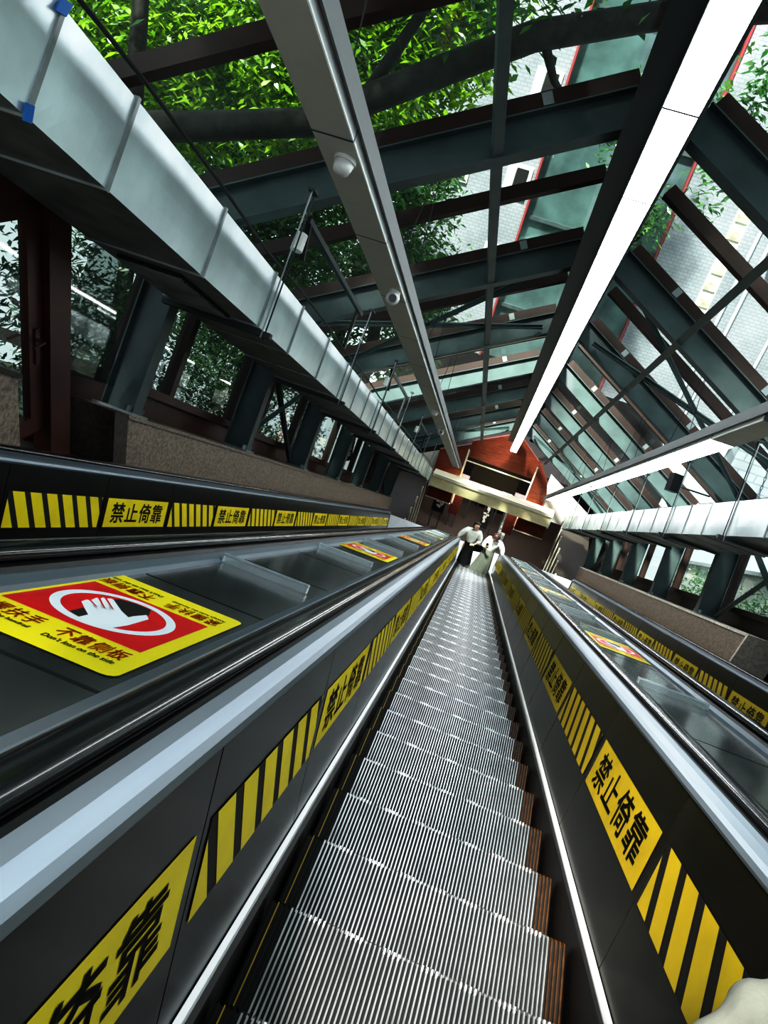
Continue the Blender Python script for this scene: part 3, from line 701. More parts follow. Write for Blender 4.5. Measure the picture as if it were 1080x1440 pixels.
def lamp_module(cx, n, w, s, lit, label, grp):
    r = root('lamp', label, 'lamp', (cx, s, n), grp); h = w / 2
    mb = MB(); mb.prism([(cx - h, n + .004), (cx - h, n + .075), (cx + h, n + .075), (cx + h, n + .004)], s + .0098, s + LM - .0098); part('lamp_body', mb, M['lampbox'], r)
    mb = MB(); mb.prism([(cx - h + .003, n), (cx + h - .003, n), (cx + h - .003, n + .006), (cx - h + .003, n + .006)], s + .013, s + LM - .013); part('diffuser', mb, M['lampon' if lit else 'lampoff'], r)
    mb = MB(); mb.box((cx - h + .002, s - .0095, n + .001), (cx + h - .002, s + .0095, n + .07)); part('end_cap', mb, M['black'] if lit else M['lampgrey'], r)
    return r
s0r = 4.63 - 4 * LM; proto = None; k = 0
s = 4.63 - 3 * LM; i = 0
while s < 24.6:
    seen = s + LM > 3.2
    lab = 'glowing ridge lamp nearest the viewer, cut by the top of the photo' if not i else (f'glowing ridge lamp, {ORD[i]} from the viewer' if s + LM < 24.6 else 'glowing ridge lamp at the far end, above the red wooden gable')
    if not seen: s += LM; continue
    b_ = (0, s, 4.0)
    if proto is None: proto = lamp_module(0, 4.0, .225, s, True, lab, 'ridge lamps'); 
    else: copy_tree(proto, b_, lab)
    i += 1; s += LM
pl = pr_ = None; k = 0; s = 7.01 - 5 * LM; i = j = 0
while s < 23.0:
    if s + LM > 2.0:
        lab = f'unlit white lamp, {ORD[i]} from the viewer in the left row'
        if pl is None: pl = lamp_module(-1.55, 2.66, .215, s, False, lab, 'left lamp row')
        else: copy_tree(pl, (-1.55, s, 2.66), lab)
        i += 1
    if s > 5.0:
        if s < 6.9: lamp_module(1.55, 2.66, .215, s, False, 'unlit lamp in the right row, before the lit ones', 'right lamp row')
        else:
            lab = f'lit white lamp, {ORD[j]} of the glowing ones in the right row'
            if pr_ is None: pr_ = lamp_module(1.55, 2.66, .215, s, True, lab, 'right lamp row')
            else: copy_tree(pr_, (1.55, s, 2.66), lab)
            j += 1
    s += LM
# fittings under the lamp rows
def dome_cam(x, s, label):
    r = root('security_camera', label, 'security camera', (x, s, 2.6), 'security cameras under the lamp rows')
    mb = MB(); mb.tube([(x, s, 2.659), (x, s, 2.62)], .045, 14); part('mount', mb, M['whiteplastic'], r)
    mb = MB(); mb.ball((x, s, 2.60), .055); part('camera_body', mb, M['whiteplastic'], r, smooth=True)
    d_ = (CT - Vector((x, s, 2.6))).normalized()
    mb = MB(); c = Vector((x, s, 2.60)); mb.tube([c + d_ * .03, c + d_ * .058], .032, 14); part('lens', mb, M['lens'], r)
dome_cam(-1.50, 5.52, 'white dome camera with black lens under the left lamp row')
dome_cam(-1.54, 13.8, 'small dark lensed camera far down the left lamp row')
def detector(x, s, label):
    r = root('detector', label, 'detector', (x, s, 2.6), 'detectors under the lamp rows')
    mb = MB(); mb.tube([(x, s, 2.659), (x, s, 2.64)], .058, 16); part('base', mb, M['whiteplastic'], r)
    mb = MB(); mb.tube([(x, s, 2.64), (x, s - .01, 2.59), (x, s - .015, 2.575)], [.052, .042, .022], 16); part('sensor_head', mb, M['whiteplastic'], r, smooth=True)
detector(-1.52, 3.50, 'white round detector under the near part of the left lamp row')
detector(-1.53, 11.5, 'white round detector farther down the left lamp row')
detector(1.46, 14.0, 'white round detector under the right lamp row')

# ------------------------------------------------------------------ lower landing, gable, hall (plumb, world frame)
lb = tw(0, S1, -.055); LY, LZ = lb.y, lb.z
mb = MB(); mb.box((-3.6, LY, LZ - .3), (3.6, LY + 1.25, LZ)); solo('floor_landing', mb, M['landing'], kind='structure', frame='w')
GY = 24.0; HZ = -14.3
mb = MB(); nst = 22; y = LY + 1.25
for k in range(nst):
    y0 = y + k * (GY - .6 - y) / nst; y1 = y + (k + 1) * (GY - .6 - y) / nst; z = LZ - (k + 1) * (LZ - HZ) / nst
    mb.box((-3.6, y0, z - .5), (3.6, y1, z))
solo('floor_stair', mb, M['granite_dk'], kind='structure', frame='w')
mb = MB(); mb.box((-5, GY - .6, HZ - .3), (5, GY + 8, HZ)); solo('floor_hall', mb, M['granite_dk'], kind='structure', frame='w')
g = root('wall_end', kind='structure', base=(0, GY, HZ), frame='w')
PX = -.23
def quadbox(pts, y0, y1):
    k = len(pts); return MB().add([(x, y0, z) for x, z in pts] + [(x, y1, z) for x, z in pts], [tuple(range(k)), tuple(reversed(range(k, 2 * k)))] + [(i, k + i, k + (i + 1) % k, (i + 1) % k) for i in range(k)])
zr = lambda x: -8.78 - abs(x) * .577 * 1.0
def gpart(name, pts, m, y0=GY, y1=GY + .12, par=None): return part(name, quadbox(pts, y0, y1), m, par or g)
gpart('gable_panel', [(-1.45, -10.14), (.97, -10.14), (.97, zr(.97) - .1), (0, zr(0) + .1), (-1.45, zr(1.45) + .1)], M['wood'], GY + .3, GY + .42)
gpart('gable_side_panel', [(-2.45, -11.4), (-1.45, -11.4), (-1.45, zr(1.45) + .1), (-2.45, zr(2.45) + .1)], M['wood'])
gpart('gable_side_panel', [(.97, -11.4), (1.62, -11.4), (1.62, -10.45), (1.48, zr(1.42) - .35), (.97, zr(.97) + .1)], M['wood'])
gpart('gable_trim', [(-1.48, -12.0), (-1.42, -12.0), (-1.42, -9.75), (-1.48, -9.7)], M['cream_lt'], GY - .015, GY)
gpart('gable_trim', [(.95, -12.0), (1.0, -12.0), (1.0, -9.5), (.95, -9.5)], M['cream_lt'], GY - .015, GY)
gpart('gable_trim', [(-1.42, -10.17), (.95, -10.17), (.95, -10.13), (-1.42, -10.13)], M['cream_lt'], GY - .015, GY)
gpart('side_box', [(-2.42, -11.85), (-1.5, -11.85), (-1.5, -11.2), (-2.42, -11.2)], M['wood'], GY - .35, GY + 1)
gpart('side_box', [(.98, -11.93), (2.02, -11.93), (2.02, -11.2), (.98, -11.2)], M['wood'], GY - .35, GY + 1)
gpart('side_box_trim', [(-2.43, -11.88), (-1.49, -11.88), (-1.49, -11.85), (-2.43, -11.85)], M['cream_lt'], GY - .36, GY - .3)
gpart('side_box_trim', [(.97, -11.96), (2.03, -11.96), (2.03, -11.93), (.97, -11.93)], M['cream_lt'], GY - .36, GY - .3)
gpart('jamb_panel', [(-1.5, -12.6), (-1.15, -12.6), (-1.15, -11.2), (-1.5, -11.2)], M['wood_dk'], GY + .3, GY + 1)
gpart('jamb_panel', [(.62, -12.6), (.98, -12.6), (.98, -11.2), (.62, -11.2)], M['wood_dk'], GY + .3, GY + 1)
gpart('inner_trim', [(-1.12, -11.36), (.62, -11.42), (.62, -11.45), (-1.12, -11.39)], M['cream_lt'], GY + .8, GY + .82)
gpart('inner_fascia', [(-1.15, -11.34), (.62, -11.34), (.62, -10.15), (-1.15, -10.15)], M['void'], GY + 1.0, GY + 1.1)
gpart('gable_side_glass', [(1.55, -11.4), (3.6, -11.4), (3.6, zr(3.6)), (1.5, zr(1.5))], M['lampoff'], GY + .13, GY + .15)
gpart('gable_side_glass', [(-3.6, -11.4), (-2.4, -11.4), (-2.4, zr(2.4)), (-3.6, zr(3.6))], M['lampoff'], GY + .13, GY + .15)
# hall walls
hr = root('wall_hall', kind='structure', base=(0, GY + 6, HZ), frame='w')
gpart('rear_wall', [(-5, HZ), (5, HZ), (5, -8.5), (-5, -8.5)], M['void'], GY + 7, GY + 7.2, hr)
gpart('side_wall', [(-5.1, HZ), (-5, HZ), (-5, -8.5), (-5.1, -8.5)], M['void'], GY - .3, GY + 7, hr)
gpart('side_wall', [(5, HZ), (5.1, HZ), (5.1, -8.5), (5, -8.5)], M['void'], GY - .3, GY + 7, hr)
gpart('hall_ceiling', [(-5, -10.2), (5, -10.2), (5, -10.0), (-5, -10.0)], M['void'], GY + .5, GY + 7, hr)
for sd in (-1, 1):
    mb = MB(); x0, x1 = sd * 2.5, sd * 3.5
    mb.box((min(x0, x1), 19.7, HZ), (max(x0, x1), GY + .1, -11.2)); p_ = part('stair_flank', mb, M['granite_dk'], g)
    for k in range(5):
        mb = MB(); yy = 20.2 + k * .8; mb.box((min(sd * 2.47, sd * 2.52), yy, HZ), (max(sd * 2.47, sd * 2.52), yy + .05, -11.0)); part('flank_strip', mb, M['granite_edge'], g)
r = root('box_beam', 'long cream box beam across the front of the red wooden gable', 'beam', (PX, GY - .6, -11.27), frame='w')
mb = MB(); mb.box((-2.41, GY - .62, -11.27), (2.02, GY - .3, -10.84)); part('beam_face', mb, M['cream'], r)
mb = MB(); mb.box((-2.36, GY - .66, -10.84), (2.05, GY - .26, -10.73)); part('beam_cap', mb, M['cream_lt'], r)
for xx in (-2.42, 2.0):
    mb = MB(); mb.box((xx, GY - .64, -11.3), (xx + .05, GY - .28, -10.84)); part('end_plate', mb, M['whiteplastic'], r)
r = root('hanging_sign', 'small white hanging sign with dark symbols under the cream beam', 'sign', (-.34, GY, -11.55), frame='w')
mb = MB(); mb.box((-.57, GY + .02, -11.56), (-.10, GY + .07, -11.32)); part('sign_box', mb, M['signlit'], r)
mb = MB()
for (a_, b_, c_, d_) in ((-.53, -.44, -11.49, -11.39), (-.40, -.33, -11.48, -11.42), (-.32, -.27, -11.50, -11.40), (-.25, -.17, -11.49, -11.44), (-.21, -.18, -11.42, -11.38)): mb.box((a_, GY + .014, c_), (b_, GY + .022, d_))
part('sign_marks', mb, M['signdark'], r)
mb = MB(); mb.tube([(-.34, GY + .05, -11.32), (-.34, GY + .05, -11.15)], .015, 8); part('hanger_rod', mb, M['whiteplastic'], r)
# things in the dark hall
def board(x0, x1, z0, z1, y, label, m, name='notice_board', cat='notice board', marks=0):
    r = root(name, label, cat, ((x0 + x1) / 2, y, z0), frame='w')
    mb = MB(); mb.box((x0, y, z0), (x1, y + .06, z1)); part('board', mb, m, r)
    mb = MB(); t = .03
    for q in (((x0 - t, z0 - t), (x1 + t, z0)), ((x0 - t, z1), (x1 + t, z1 + t)), ((x0 - t, z0), (x0, z1)), ((x1, z0), (x1 + t, z1))): mb.box((q[0][0], y - .02, q[0][1]), (q[1][0], y + .06, q[1][1]))
    part('frame', mb, M['steel_dark'], r)
    if marks:
        mb = MB(); rr = random.Random(marks)
        for k in range(marks):
            cx = x0 + (x1 - x0) * rr.uniform(.2, .8); cz = z0 + (z1 - z0) * rr.uniform(.2, .8); w = (x1 - x0) * rr.uniform(.06, .2); h = (z1 - z0) * rr.uniform(.02, .07)
            mb.box((cx - w, y - .012, cz - h), (cx + w, y - .002, cz + h))
        part('print_marks', mb, M['whiteplastic'], r)
    for xx in (x0 + .05, x1 - .05):
        mb = MB(); mb.box((xx - .02, y + .01, HZ), (xx + .02, y + .05, z0)); part('post', mb, M['steel_dark'], r)
board(-.95, -.10, -12.35, -11.75, GY + 3.2, 'grey metal board behind the woman in the black skirt', M['hallgrey'])
board(.18, .60, -12.6, -11.95, GY + 2.6, 'grey board in the dark hall beside the right wooden box', M['hallgrey'])
board(-.22, .08, -13.5, -12.1, GY + 1.6, 'tall black poster stand with white marks between the two women', M['void'], 'poster_stand', 'poster stand', 9)
board(.55, .85, -13.6, -12.3, GY + 1.4, 'narrow dark poster stand with grey marks right of the women', M['hallgrey'], 'poster_stand', 'poster stand', 7)
board(-2.2, -1.75, -13.4, -12.2, GY + 1.5, 'dark glass showcase with bright specks below the left wooden box', M['void'], 'showcase', 'showcase', 24)
board(-1.55, -1.2, -13.2, -11.95, GY + 2.2, 'grey cabinet in the hall left of the women', M['hallgrey'], 'cabinet', 'cabinet')
board(-.6, .7, -13.9, -12.75, GY + 4.4, 'low maroon partition at the back of the dark hall', M['hallmaroon'], 'partition_screen', 'screen')

# ------------------------------------------------------------------ people
def skin_mesh(name, verts, edges, radii, rootv=0, levels=2, mats=None):
    me = bpy.data.meshes.new(name); me.from_pydata(verts, edges, [])
    o = bpy.data.objects.new(name, me); COL.objects.link(o)
    m = o.modifiers.new('Skin', 'SKIN'); sv = me.skin_vertices[0].data
    for i, r_ in enumerate(radii): sv[i].radius = (r_, r_) if not isinstance(r_, tuple) else r_
    for i in range(len(verts)): sv[i].use_root = i == rootv
    m.use_smooth_shade = True
    ss = o.modifiers.new('Sub', 'SUBSURF'); ss.levels = levels; ss.render_levels = levels
    bpy.context.view_layer.update(); dg = bpy.context.evaluated_depsgraph_get()
    out = bpy.data.meshes.new_from_object(o.evaluated_get(dg)); out.name = name
    bpy.data.objects.remove(o); bpy.data.meshes.remove(me)
    out.materials.clear()
    for mm in (mats if isinstance(mats, (list, tuple)) else [mats]): out.materials.append(mm)
    out.polygons.foreach_set('use_smooth', [True] * len(out.polygons)); return out

def person(base, yaw, label, J, skirt, skirt_mat, hairmat, phone, bag):
    """J: joint positions relative to the feet; +x the viewer's right, -y towards the viewer"""
    r = bpy.data.objects.new('person', None); COL.objects.link(r); r.matrix_world = Matrix.Translation(base) @ Matrix.Rotation(yaw, 4, 'Z'); BASE[r.name] = Vector((0, 0, 0))
    props(r, label, 'person', 'two women at the foot of the escalator')
    V = []; E = []; R = []
    def v(p, rad, link_to=None):
        V.append(tuple(p)); R.append(rad)
        if link_to is not None: E.append((link_to, len(V) - 1))
        return len(V) - 1
    pel = v(J['pelvis'], .105); wa = v(J['waist'], (.10, .085), pel); ch = v(J['chest'], (.12, .09), wa); nk = v(J['neck'], .045, ch)
    hb = v(Vector(J['head']) + Vector(J['hd']) * -.06, .055, nk); h1 = v(J['head'], .088, hb); h2 = v(Vector(J['head']) + Vector(J['hd']) * .085, .075, h1)
    hands = []
    for sd in ('L', 'R'):
        sh = v(J['sh' + sd], .05, ch); el = v(J['el' + sd], .037, sh); wr = v(J['wr' + sd], .024, el)
        d_ = (Vector(J['wr' + sd]) - Vector(J['el' + sd])).normalized()
        if 'hd' + sd in J: d_ = Vector(J['hd' + sd]).normalized()
        pa = v(Vector(J['wr' + sd]) + d_ * .06, (.035, .018), wr)
        up = Vector((0, 0, 1)); w = d_.cross(up); w = w.normalized() if w.length > .1 else Vector((1, 0, 0)); cur = w.cross(d_)
        for k, L in enumerate((.065, .075, .07, .055)):
            b = Vector(J['wr' + sd]) + d_ * .085 + w * (-.03 + .02 * k)
            f1 = v(b, .0095, pa); f2 = v(b + d_ * L * .5 - cur * .01, .009, f1); v(b + d_ * L * .8 - cur * L * .45, .008, f2)
        b = Vector(J['wr' + sd]) + d_ * .03 - w * .035; t1 = v(b, .011, pa); v(b + d_ * .05 - w * .02 - cur * .015, .009, t1)
    for sx in ('L', 'R'):
        hp = v(J['hip' + sx], .08, pel); kn = v(J['kn' + sx], .052, hp); an = v(J['an' + sx], .034, kn); v(Vector(J['an' + sx]) + Vector((0, -.13, -.05)), .032, an)
    body = skin_mesh('body', V, E, R, 0, 2, M['skin'])
    link('body', body, r)
    hc = Vector(J['head']); fd = Vector(J['face']).normalized(); hd = Vector(J['hd']).normalized(); sdv = fd.cross(hd).normalized()
    mb = MB(); mb.ball(hc + fd * .098 - hd * .005, .014, 8, 6, sq=(1, 1, 1.5)); mb.v; link('nose', mb.mesh('nose', M['skin'], smooth=True), r)
    for s_ in (-1, 1):
        mb = MB(); mb.ball(hc + fd * .082 + hd * .018 + sdv * s_ * .032, .013, 8, 6); link('eye', mb.mesh('eye', M['lens']), r)
        mb = MB(); mb.ball(hc + sdv * s_ * .092, .022, 8, 6, sq=(.6, .6, 1.2)); link('ear', mb.mesh('ear', M['skin'], smooth=True), r)
    mb = MB(); mb.ball(hc + fd * .086 - hd * .045, .02, 8, 6, sq=(1.1, .8, .4)); link('mouth', mb.mesh('mouth', M['lip']), r)
    # hair: cap over the skull, open at the face, with a fall down the back
    mb = MB(); seg, ring = 20, 12; vs = []; fs = []
    for i in range(ring + 1):
        a_ = math.pi * .92 * i / ring
        for k in range(seg):
            b_ = 2 * math.pi * k / seg
            d_ = hd * math.cos(a_) + (fd * math.cos(b_) + sdv * math.sin(b_)) * math.sin(a_)
            rr = .112 + .012 * math.sin(5 * b_) * math.sin(a_)
            vs.append(hc + hd * .028 - fd * .012 + d_ * rr)
    for i in range(ring):
        for k in range(seg):
            b_ = 2 * math.pi * (k + .5) / seg; fr = math.cos(b_)
            if fr > .35 and i > 3: continue
            a2 = i * seg + k; c2 = i * seg + (k + 1) % seg; fs.append((a2, a2 + seg, c2 + seg, c2))
    mb.add(vs, fs)
    mb.ball(hc + hd * .06 - fd * .12, .05, 12, 8); link('hair', mb.mesh('hair', hairmat, smooth=True), r)
    # blouse: thicker shell with puffed sleeves
    V = []; E = []; R = []
    b0 = v(Vector(J['waist']) - Vector((0, 0, .10)), (.14, .12)); w0 = v(J['waist'], (.132, .115), b0); c0 = v(J['chest'], (.152, .122), w0); n0 = v(Vector(J['neck']) - Vector((0, 0, .045)), .06, c0)
    for sd in ('L', 'R'):
        a_ = v(J['sh' + sd], .085, c0); m1 = v(Vector(J['sh' + sd]).lerp(Vector(J['el' + sd]), .45), .095, a_); e_ = v(J['el' + sd], .07, m1); v(Vector(J['el' + sd]).lerp(Vector(J['wr' + sd]), .55), .045, e_)
    link('blouse', skin_mesh('blouse', V, E, R, 0, 2, M['blouse']), r)
    # skirt: pleated flare from the waist to the hem
    wz = Vector(J['waist']) - Vector((0, 0, .02)); hz, hr_, fl, sway = skirt; seg = 40; ring = 9; vs = []; fs = []
    for i in range(ring + 1):
        t = i / ring; z = wz.z + (hz - wz.z) * t; rad = .128 + (hr_ - .128) * (t ** .75)
        for k in range(seg):
            b_ = 2 * math.pi * k / seg; rr = rad * (1 + fl * t * math.sin(b_ * 10 + 1.3 * math.sin(b_ * 3)))
            vs.append((wz.x * (1 - t) + sway[0] * t + rr * math.cos(b_), wz.y * (1 - t) + sway[1] * t + rr * .8 * math.sin(b_), z))
    for i in range(ring):
        for k in range(seg): fs.append((i * seg + k, i * seg + (k + 1) % seg, (i + 1) * seg + (k + 1) % seg, (i + 1) * seg + k))
    link('skirt', MB().add(vs, fs).mesh('skirt', skirt_mat, smooth=True), r)
    for sx in ('L', 'R'):
        p = Vector(J['an' + sx]); mb = MB(); mb.ball((p.x, p.y - .06, .04), .05, 12, 8, sq=(.85, 2.3, .8)); link('shoe', mb.mesh('shoe', M['shoe'], smooth=True), r)
    rw = r.matrix_world
    if phone:
        c = Vector(phone); mb = MB(); mb.bar(c + Vector((0, 0, -.07)), c + Vector((0, -.02, .07)), (.035, 0, 0), (0, .005, .001), 0); mb.bar(c + Vector((0, .006, -.064)), c + Vector((0, -.014, .064)), (.031, 0, 0), (0, .001, 0), 1)
        o = bpy.data.objects.new('phone', mb.mesh('phone', [M['black'], M['white']])); COL.objects.link(o); o.matrix_world = rw; props(o, phone_label(bag), 'phone')
    if bag:
        pass
    return r
def phone_label(k): return 'dark phone held up by the woman in the grey skirt'
fw = tw(-.33, 2.10 + 41 * PIT, -.06) + Vector((0, -RUN * .45, .004))
J1 = dict(pelvis=(0, 0, .86), waist=(0.01, 0, 1.0), chest=(.015, 0, 1.2), neck=(.02, -.01, 1.37), head=(.045, -.03, 1.49), hd=(.06, .30, .95), face=(.50, -.80, .25),
          shL=(-.16, 0, 1.31), elL=(-.31, -.02, 1.10), wrL=(-.38, -.17, .985), shR=(.19, 0, 1.31), elR=(.27, -.03, 1.07), wrR=(.14, -.20, 1.02), hdR=(-.6, -.6, .2),
          hipL=(-.09, 0, .82), knL=(-.10, -.02, .46), anL=(-.10, .01, .09), hipR=(.09, 0, .82), knR=(.10, -.02, .46), anR=(.09, .01, .09))
person(fw, 0, 'woman in white puff-sleeved blouse and black skirt, hand on the left handrail', J1, (.24, .20, .035, (.03, 0)), M['skirtb'], M['hair'], None, None)
fw2 = tw(.26, 2.10 + 40 * PIT, -.06) + Vector((0, -RUN * .35, .004))
J2 = dict(pelvis=(.0, 0, .84), waist=(.0, -.01, .98), chest=(.05, -.05, 1.16), neck=(.06, -.09, 1.31), head=(.06, -.16, 1.41), hd=(.02, -.35, .93), face=(-.35, -.8, -.5),
          shL=(-.11, -.05, 1.26), elL=(-.18, -.14, 1.04), wrL=(-.06, -.31, 1.10), hdL=(.2, -.3, .8), shR=(.22, -.05, 1.26), elR=(.34, .0, 1.04), wrR=(.40, -.15, .92),
          hipL=(-.09, 0, .80), knL=(-.10, -.03, .45), anL=(-.12, .01, .09), hipR=(.09, 0, .80), knR=(.09, -.03, .45), anR=(.07, .01, .09))
person(fw2, -.2, 'woman in white blouse and long grey skirt, head bowed over her phone', J2, (.10, .27, .05, (-.09, 0)), M['skirtg'], M['hair2'], (-.05, -.345, 1.22), True)
# black shoulder bag of the first woman, hanging at her side
bw = fw + Vector((.28, .22, .72)); r = root('shoulder_bag', 'black shoulder bag hanging between the two women', 'bag', bw, frame='w')
mb = MB(); mb.bar(bw + Vector((0, 0, -.12)), bw + Vector((.02, 0, .12)), (.13, .03, 0), (-.01, .045, 0)); part('bag_body', mb, M['shoe'], r)
mb = MB(); mb.tube([bw + Vector((-.1, 0, .12)), bw + Vector((-.13, -.02, .45)), bw + Vector((-.11, 0, .62)), bw + Vector((-.02, .06, .45)), bw + Vector((.12, 0, .12))], .009, 6); part('strap', mb, M['shoe'], r)

# sleeve of somebody close by, entering the lower right corner
def arm():
    r = root('person', 'nearby person of whom only a loose cream sleeve shows', 'person', pt(1040, 1440, .62)); r.matrix_world = TM @ Matrix.Translation(BASE[r.name])
    b = BASE[r.name]; P = [pt(985, 1520, .60), pt(1055, 1482, .62), pt(1160, 1440, .65), pt(1270, 1400, .70), pt(1420, 1330, .80)]
    V = [tuple(p - b) for p in P]; o = link('sleeve', skin_mesh('sleeve', V, [(i, i + 1) for i in range(4)], [.030, .048, .054, .060, .075], 2, 3, M['sleeve']), r)
    # rumple the cloth
    import mathutils
    for vv in o.data.vertices:
        p = vv.co; vv.co += vv.normal * (.004 * math.sin(p.x * 90 + p.z * 60) + .003 * math.sin(p.y * 130 - p.x * 70))
    w = P[0]; d_ = (P[0] - P[1]).normalized(); side = RT @ Vector((.3, -.9, .2)); V = []; E = []; R = []
    def v(p, rad, l=None):
        V.append(tuple(Vector(p) - b)); R.append(rad)
        if l is not None: E.append((l, len(V) - 1))
        return len(V) - 1
    f0 = v(P[1], .028); w0 = v(w, .024, f0); pa = v(w + d_ * .06, (.034, .018), w0); cr = d_.cross(side).normalized()
    for k, L in enumerate((.062, .075, .07, .055)):
        q = w + d_ * .085 + cr * (-.03 + .02 * k); a_ = v(q, .0095, pa); c_ = v(q + d_ * L * .5, .009, a_); v(q + d_ * L * .85 - side * L * .3, .008, c_)
    t = v(w + d_ * .03 - cr * .036, .011, pa); v(w + d_ * .07 - cr * .055, .009, t)
    link('hand', skin_mesh('hand', V, E, R, 0, 2, M['skin']), r)
arm()

# ------------------------------------------------------------------ outside: ground, building, trees
def roof_n(x): return NLOW - SLP * abs(x) + .55
for sd, w in ((-1, 'left'), (1, 'right')):
    mb = MB(); mb.add([(sd * 3.9, -6, .3), (sd * 3.9, 24, .3), (sd * 18, 24, .9), (sd * 18, -6, .9)], [(0, 1, 2, 3)]); solo(f'ground_{w}', mb, M['ground'], kind='structure')
BY = 26.
b = root('apartment_building', 'grey tiled apartment building with red edges beyond the roof ridge', 'building', (2, BY, -9), frame='w')
def bpart(name, x0, x1, z0, z1, y0, y1, m, par=None):
    mb = MB(); mb.box((x0, y0, z0), (x1, y1, z1)); return part(name, mb, m, par or b)
bpart('tiled_wall', 2.1, 7.0, -7, 12, BY, BY + .5, M['tile']); bpart('slab_wall', 7.0, 16, -9, 12, BY - .6, BY + .5, M['tile2']); bpart('tiled_wall', -6.5, -2.3, -7, 12, BY, BY + .5, M['tile'])
bpart('glazed_bay', -2.3, 2.1, -7, 12, BY + .3, BY + .5, M['teal'])
for xx in (-2.3, 2.05): bpart('red_edge', xx - .032, xx + .032, -7, 12, BY - .08, BY + .3, M['redpipe'])
bpart('plaster_strip', 3.75, 4.2, -4.5, .6, BY - .02, BY, M['plaster'])
for k in range(9): bpart('plaster_patch', 3.78 + .02 * (k % 3), 4.16, -4.3 + k * .52, -4.05 + k * .52, BY - .05, BY - .02, M['plaster_dk'])
for xx in (4.6, 5.0, 6.3):
    mb = MB(); mb.tube([(xx, BY - .1, -7), (xx, BY - .1, 12)], .05, 8); part('drain_pipe', mb, M['pipegrey'], b)
for (x0, x1, z0, z1) in ((-3.25, -2.45, -1.8, -.85), (-3.25, -2.45, -4.4, -3.3), (-3.25, -2.45, .8, 1.8), (-5.4, -4.4, -1.8, -.85), (8.2, 9.4, -3.6, -2.4), (8.2, 9.4, -.6, .8)):
    w_ = bpart('window_frame', x0, x1, z0, z1, BY - (.65 if x0 > 7 else .05), BY - (.61 if x0 > 7 else 0.0), M['whiteplastic'])
    yy = BY - (.68 if x0 > 7 else .08)
    bpart('window_opening', x0 + .3, x1 - .12, z0 + .1, z1 - .08, yy, yy + .02, M['void'], w_); bpart('curtain', x0 + .06, x0 + .28, z0 + .08, z1 - .08, yy, yy + .02, M['curtain'], w_)
for z in (-5.2, -2.3, .6, 3.5): bpart('floor_band', -2.2, 2.0, z, z + .12, BY + .2, BY + .3, M['steel'])
r = root('air_conditioner', 'dark grey air conditioner unit on the tiled building wall', 'air conditioner', (5.5, BY - .5, -1.0), frame='w')
mb = MB(); mb.box((5.2, BY - .45, -1.3), (6.0, BY - .1, -.8)); part('casing', mb, M['pipegrey'], r)
mb = MB(); mb.tube([(5.5, BY - .47, -1.05), (5.5, BY - .44, -1.05)], .2, 16); part('fan_grille', mb, M['steel_dark'], r)

r = root('boundary_wall', 'bright white plastered wall standing outside the right window wall', 'wall', (6.6, 6, .3))
mb = MB(); mb.box((6.6, 3, -.2), (6.9, 26, 2.35)); part('plaster_face', mb, M['curtain'], r)
mb = MB(); mb.box((6.5, 3, 2.35), (7.0, 26, 2.45)); part('wall_coping', mb, M['pipegrey'], r)
def foliage(cens, rads, nclus, size, per=7, droop=.55, keep=None):
    """leaf sprays inside ellipsoids; returns a mesh of folded leaf blades"""
    cens = np.array(cens, float); rads = np.array(rads, float); vol = rads.prod(axis=1); pick = RNG.choice(len(cens), nclus, p=vol / vol.sum())
    d = RNG.normal(size=(nclus, 3)); d /= np.linalg.norm(d, axis=1)[:, None]; rr = RNG.random(nclus) ** .45
    P = cens[pick] + d * rads[pick] * rr[:, None]
    c30, s30 = math.cos(TH), math.sin(TH)
    S = P[:, 1] * c30 - P[:, 2] * s30; N = P[:, 1] * s30 + P[:, 2] * c30; X = np.abs(P[:, 0])
    ok = ((N > NLOW - SLP * X + 1.0) | (X > 4.3)) & (P[:, 1] < BY - .6) & ((N > .5) | (X < 3))
    if keep is not None: ok &= keep(P)
    P = P[ok]; n = len(P) * per; C = np.repeat(P, per, axis=0) + RNG.normal(size=(n, 3)) * size * .9
    ang = RNG.random(n) * 2 * math.pi; dz = -droop - RNG.random(n) * .6 + .35
    D = np.stack([np.cos(ang), np.sin(ang), dz], 1); D /= np.linalg.norm(D, axis=1)[:, None]
    up = RNG.normal(size=(n, 3)) * .5 + np.array([0, 0, 1]); W = np.cross(D, up); W /= np.linalg.norm(W, axis=1)[:, None]; Nn = np.cross(W, D)
    L = size * (.7 + .6 * RNG.random(n))[:, None]; wd = L * .17
    v = np.stack([C, C + D * L * .45 + W * wd + Nn * wd * .3, C + D * L, C + D * L * .45 - W * wd + Nn * wd * .3], 1).reshape(-1, 3)
    me = bpy.data.meshes.new('foliage'); me.vertices.add(len(v)); me.vertices.foreach_set('co', v.ravel().astype(np.float32))
    me.loops.add(n * 4); me.polygons.add(n); idx = np.arange(n * 4).astype(np.int32)
    me.loops.foreach_set('vertex_index', idx); me.polygons.foreach_set('loop_start', np.arange(0, n * 4, 4).astype(np.int32)); me.update(calc_edges=True); return me
def tree(label, trunk, branches, cens, rads, nclus, size, leaf, group='trees outside the glass', cat='tree', name='tree', keep=None, per=7, droop=.55):
    r = root(name, label, cat, trunk[0][0], frame='w', group=group)
    mb = MB(); mb.tube([p for p, _ in trunk], [q for _, q in trunk], 10); part('trunk', mb, M['bark'], r, smooth=True)
    for br in branches:
        mb = MB(); mb.tube([p for p, _ in br], [q for _, q in br], 8); part('branch', mb, M['bark'], r, smooth=True)
    me = foliage(cens, rads, nclus, size, per, droop, keep); me.transform(Matrix.Translation(-BASE[r.name])); me.materials.append(M[leaf])
    o = link('foliage', me, r); o['kind'] = 'stuff'
